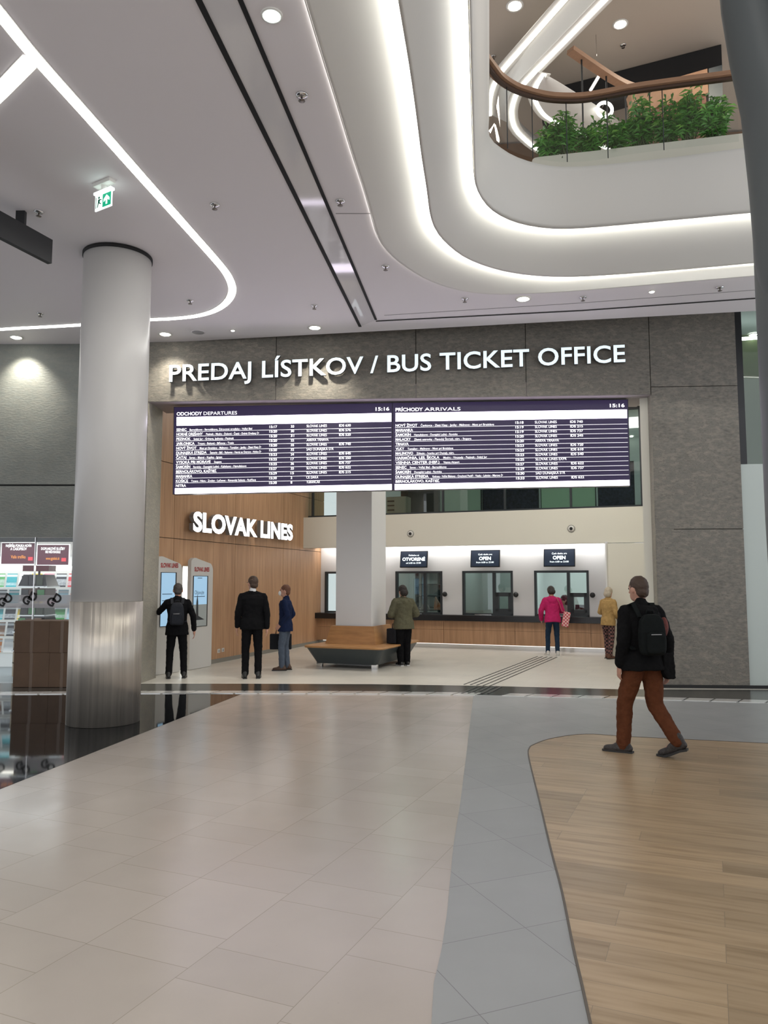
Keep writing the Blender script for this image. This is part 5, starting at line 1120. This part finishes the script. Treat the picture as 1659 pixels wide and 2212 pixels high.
# man in suit, centre-left
r_, put, U, Hd, J, S = person('tall man in black suit and white collar standing with his back turned', (-2.33, 13.72), (-.18, .98), 1.80, turn=22, feet=((-.11, 0), (.11, .01)),
    arms={'L': dict(el=(-.245, -.02, 1.13), wr=(-.26, .03, .88)), 'R': dict(el=(.245, -.04, 1.13), wr=(.25, -.05, .86))}, hem=.84, slack=.012, jacket=blk, trousers=blk, shoe=(lea, sole), hair=br_hair, collar=mat('shirt_white', (.7, .7, .7), .7), vox=.011, broad=1.1)
gl_ = MB(); gl_.tube([Hd(-.078, -.0, .02), Hd(-.074, .085, .018), Hd(-.03, .108, .015), Hd(.03, .108, .015), Hd(.074, .085, .018), Hd(.078, 0, .02)], .003, 6); put('glasses', gl_.mesh('glasses', lea))
# man with mask
r_, put, U, Hd, J, S = person('man in navy blazer and grey jeans with white face mask, standing in profile', (-1.9, 14.95), (-1, .12), 1.64, nod=-3, feet=((-.09, .04), (.08, -.03)),
    arms={'L': dict(el=(-.23, -.10, 1.14), wr=(-.19, .06, .95)), 'R': dict(el=(.23, -.10, 1.14), wr=(.19, .06, .95))}, hem=.80, slack=.010, jacket=cloth('blazer_navy', (.012, .02, .055)), trousers=cloth('jeans_grey_blue', (.085, .105, .14)), shoe=(mat('leather_brown', (.07, .035, .02), .4), sole), hair=mat('hair_auburn', (.13, .05, .025), .6, bump=.5, bscale=90), vox=.011)
put('face_mask', remesh(MB().ball(Hd(0, .085, -.045), (.056, .048, .054)), 'face_mask', mat('mask_white', (.80, .80, .78), .7), .008, 1))
bl_ = Vector((-1.98, 15.17, 0)); w = thing('briefcase', 'black soft briefcase held beside the masked man', 'bag', bl_, 0)
bb = MB().box((-2.02, 15.2, .53), (.42, .12, .30)); o = link('bag_body', remesh(bb, 'bag_body', cloth('bag_black', (.015, .016, .02), .6), .012, 3), w)
ob('handle', MB().tube([(-2.12, 15.2, .67), (-2.10, 15.2, .78), (-1.94, 15.2, .78), (-1.92, 15.2, .67)], .01, 6), lea, w)
# person in olive jacket
r_, put, U, Hd, J, S = person('person in olive hooded jacket and black trousers standing by bench end', (.40, 15.75), (-.35, .94), 1.62, nod=14, turn=14, lean=4, feet=((-.07, 0), (.09, .03)),
    arms={'L': dict(el=(-.30, .02, 1.12), wr=(-.10, .24, 1.08)), 'R': dict(el=(.31, .0, 1.13), wr=(.12, .26, 1.10))}, hem=.80, slack=.04, jacket=cloth('jacket_olive', (.115, .11, .07)), trousers=blk, shoe=(lea, mat('sole_white', (.6, .6, .6), .6)), hair=dk_hair, hairkind='bob', hood=True, vox=.011, broad=1.1, leg=1.2)
w = thing('handbag', 'black handbag resting on the right end of bench', 'bag', I(3.50, -4.15, .445), TH); bb = MB(); m4 = Matrix.Translation(I(3.50, -4.15, .60)) @ Matrix.Rotation(TH, 4, 'Z'); bb.box(0, (.20, .34, .30), M4=m4)
link('bag_body', remesh(bb, 'bag_body', MATS['bag_black'], .012, 3), w); ob('handle', MB().tube([m4 @ Vector(p) for p in ((0, -.09, .14), (0, -.07, .24), (0, .07, .24), (0, .09, .14))], .01, 6), lea, w)
# woman in pink
r_, put, U, Hd, J, S = person('woman in bright pink hooded jacket and blue jeans leaning towards ticket window', (3.86, 17.75), (.02, 1), 1.60, lean=9, nod=28, feet=((-.12, .06), (.11, -.02)),
    arms={'L': dict(el=(-.28, .05, 1.12), wr=(-.25, .16, .90)), 'R': dict(el=(.26, .08, 1.13), wr=(.12, .34, 1.13))}, hem=.84, slack=.028, jacket=cloth('jacket_pink', (.46, .022, .12)), trousers=cloth('jeans_navy', (.018, .035, .065)), shoe=(mat('canvas_white', (.6, .58, .54), .7), mat('sole_pale', (.7, .7, .68), .6)), hair=dk_hair, hairkind='bob', hood=True, vox=.011, leg=.9)
def checks(name, a, b, s):
    m, nt, bs = nodes(name); g2 = G(nt); tc = g2.N.new('ShaderNodeTexCoord'); c = g2.N.new('ShaderNodeTexChecker'); c.inputs['Scale'].default_value = s; c.inputs[1].default_value = (*a, 1); c.inputs[2].default_value = (*b, 1)
    g2.L.new(tc.outputs['Object'], c.inputs[0]); g2.L.new(c.outputs[0], bs.inputs['Base Color']); bs.inputs['Roughness'].default_value = .85; return m
tb = Vector((4.15, 17.68, .84)); w = thing('tote_bag', 'pink and white checked tote bag hanging at pink-jacketed woman\'s side', 'bag', (tb.x, tb.y, .80), 0)
m4 = Matrix.Translation(tb) @ Matrix.Rotation(R(12), 4, 'Y'); bb = MB().box(0, (.15, .09, .34), M4=m4); link('bag_body', remesh(bb, 'bag_body', checks('pink_check', (.55, .06, .10), (.75, .55, .5), 26), .012, 2), w)
PW = lambda x, y, z: r_.matrix_basis @ (U(x, y, z)*S)
ob('strap', MB().tube([m4 @ Vector((-.05, 0, .16)), PW(.235, -.06, 1.12), PW(.165, -.10, 1.33), PW(.10, -.09, 1.475), PW(.09, .03, 1.49)], .012, flat=(.03, .008)), mat('strap_pink', (.6, .2, .2), .8), w)
# woman in ochre
r_, put, U, Hd, J, S = person('woman with pale blonde hair, ochre jacket and checked trousers at right end of counter', (4.96, 17.15), (.75, .66), 1.57, lean=3, nod=8, feet=((-.09, .08), (.06, -.06)),
    arms={'L': dict(el=(-.24, .02, 1.14), wr=(-.10, .22, 1.10)), 'R': dict(el=(.23, -.02, 1.13), wr=(.14, .20, 1.0))}, hem=.82, slack=.02, jacket=cloth('jacket_ochre', (.40, .26, .105)), trousers=checks('red_check', (.012, .010, .012), (.20, .09, .08), 22), shoe=(mat('suede_brown', (.12, .05, .03), .8), sole), hair=mat('hair_blonde', (.46, .40, .31), .6, bump=.5, bscale=90), hairkind='bob', vox=.011, broad=.92)
# clerk
ck = I(6.18, 1.15); r_, put, U, Hd, J, S = person('ticket clerk with long dark hair and pale top sitting behind rightmost ticket window', (ck.x, ck.y), (-E1.x*.8-E2.x*.6, -E1.y*.8-E2.y*.6), 1.66, hips=(0, 0, .60), feet=((-.09, .42), (.09, .42)), knees=((-.1, .40, .60), (.1, .40, .60)),
    arms={'L': dict(el=(-.24, .08, .82), wr=(-.14, .30, .86)), 'R': dict(el=(.24, .08, .82), wr=(.14, .30, .86))}, hem=.84, slack=.005, jacket=cloth('top_pale', (.42, .34, .31)), trousers=blk, shoe=(lea, sole), hair=dk_hair, hairkind='long', vox=.012, broad=.9)
w = thing('office_stool', 'black stool under the ticket clerk, behind the counter', 'stool', (ck.x, ck.y, 0)); ob('seat', MB().lathe((ck.x, ck.y, 0), [(.2, .42), (.21, .47), (.19, .49)], 20), M['black'], w); ob('stem', MB().lathe((ck.x, ck.y, 0), [(.025, .05), (.025, .42)], 12), M['chrome'], w); ob('base', MB().lathe((ck.x, ck.y, 0), [(.24, .005), (.2, .04), (.03, .06)], 20), M['black'], w)
# office desk and monitor, leaflets
w = thing('office_desk', 'pale desk behind the ticket windows', 'desk', I(4.4, .85, 0), TH); ob('desk_top', bx(MB(), 1.9, 5.15, WT+.14, 1.0, .80, .83) if False else bx(MB(), 5.35, 7.3, WT+.14, .78, .80, .83), M['ivory'], w)
for s_ in (5.4, 7.2): ob('leg', bx(MB(), s_, s_+.05, .6, .75, .004, .80), M['frame'], w)
mc = I(6.66, .66, 1.0); m4 = Matrix.Translation(mc) @ Matrix.Rotation(TH+R(-28), 4, 'Z') @ Matrix.Rotation(R(-12), 4, 'X')
w = thing('monitor', 'black computer monitor seen through the rightmost ticket window', 'monitor', (mc.x, mc.y, .83), TH); ob('screen_housing', MB().box(0, (.38, .03, .25), M4=m4), M['black'], w, .004); ob('stand', MB().box((mc.x, mc.y, .87), (.05, .05, .08)), M['black'], w); ob('foot', MB().box((mc.x, mc.y, .836), (.18, .14, .012)), M['black'], w)
for s_, lab, mm_ in ((2.50, 'grey triangular tent card standing inside OTVORENE ticket window', mat('card_grey', (.35, .33, .33), .6)), (2.86, 'white and orange triangular tent card inside the OTVORENE ticket window', mat('card_orange', (.6, .5, .42), .6, noise=.6, nscale=7, c2=(.6, .15, .03)))):
    c = I(s_, .62, .955); w = thing('tent_card', lab, 'card', I(s_, .62, .90), TH, None)
    ob('card_sheet', MB().prism([I(s_-.02, .60, .955), I(s_+.24, .60, .955), I(s_+.02, .62, 1.30)], E2*.06), mm_, w)
w = thing('office_sill', 'narrow dark sill inside the OTVORENE ticket window', 'sill', I(2.5, .66, .0), TH); ob('board', bx(MB(), 1.9, 3.35, WT+.13, .85, .93, .953), M['frame'], w)
for s_ in (1.95, 3.25): ob('bracket', bx(MB(), s_, s_+.04, WT+.14, .8, .004, .93), M['frame'], w)
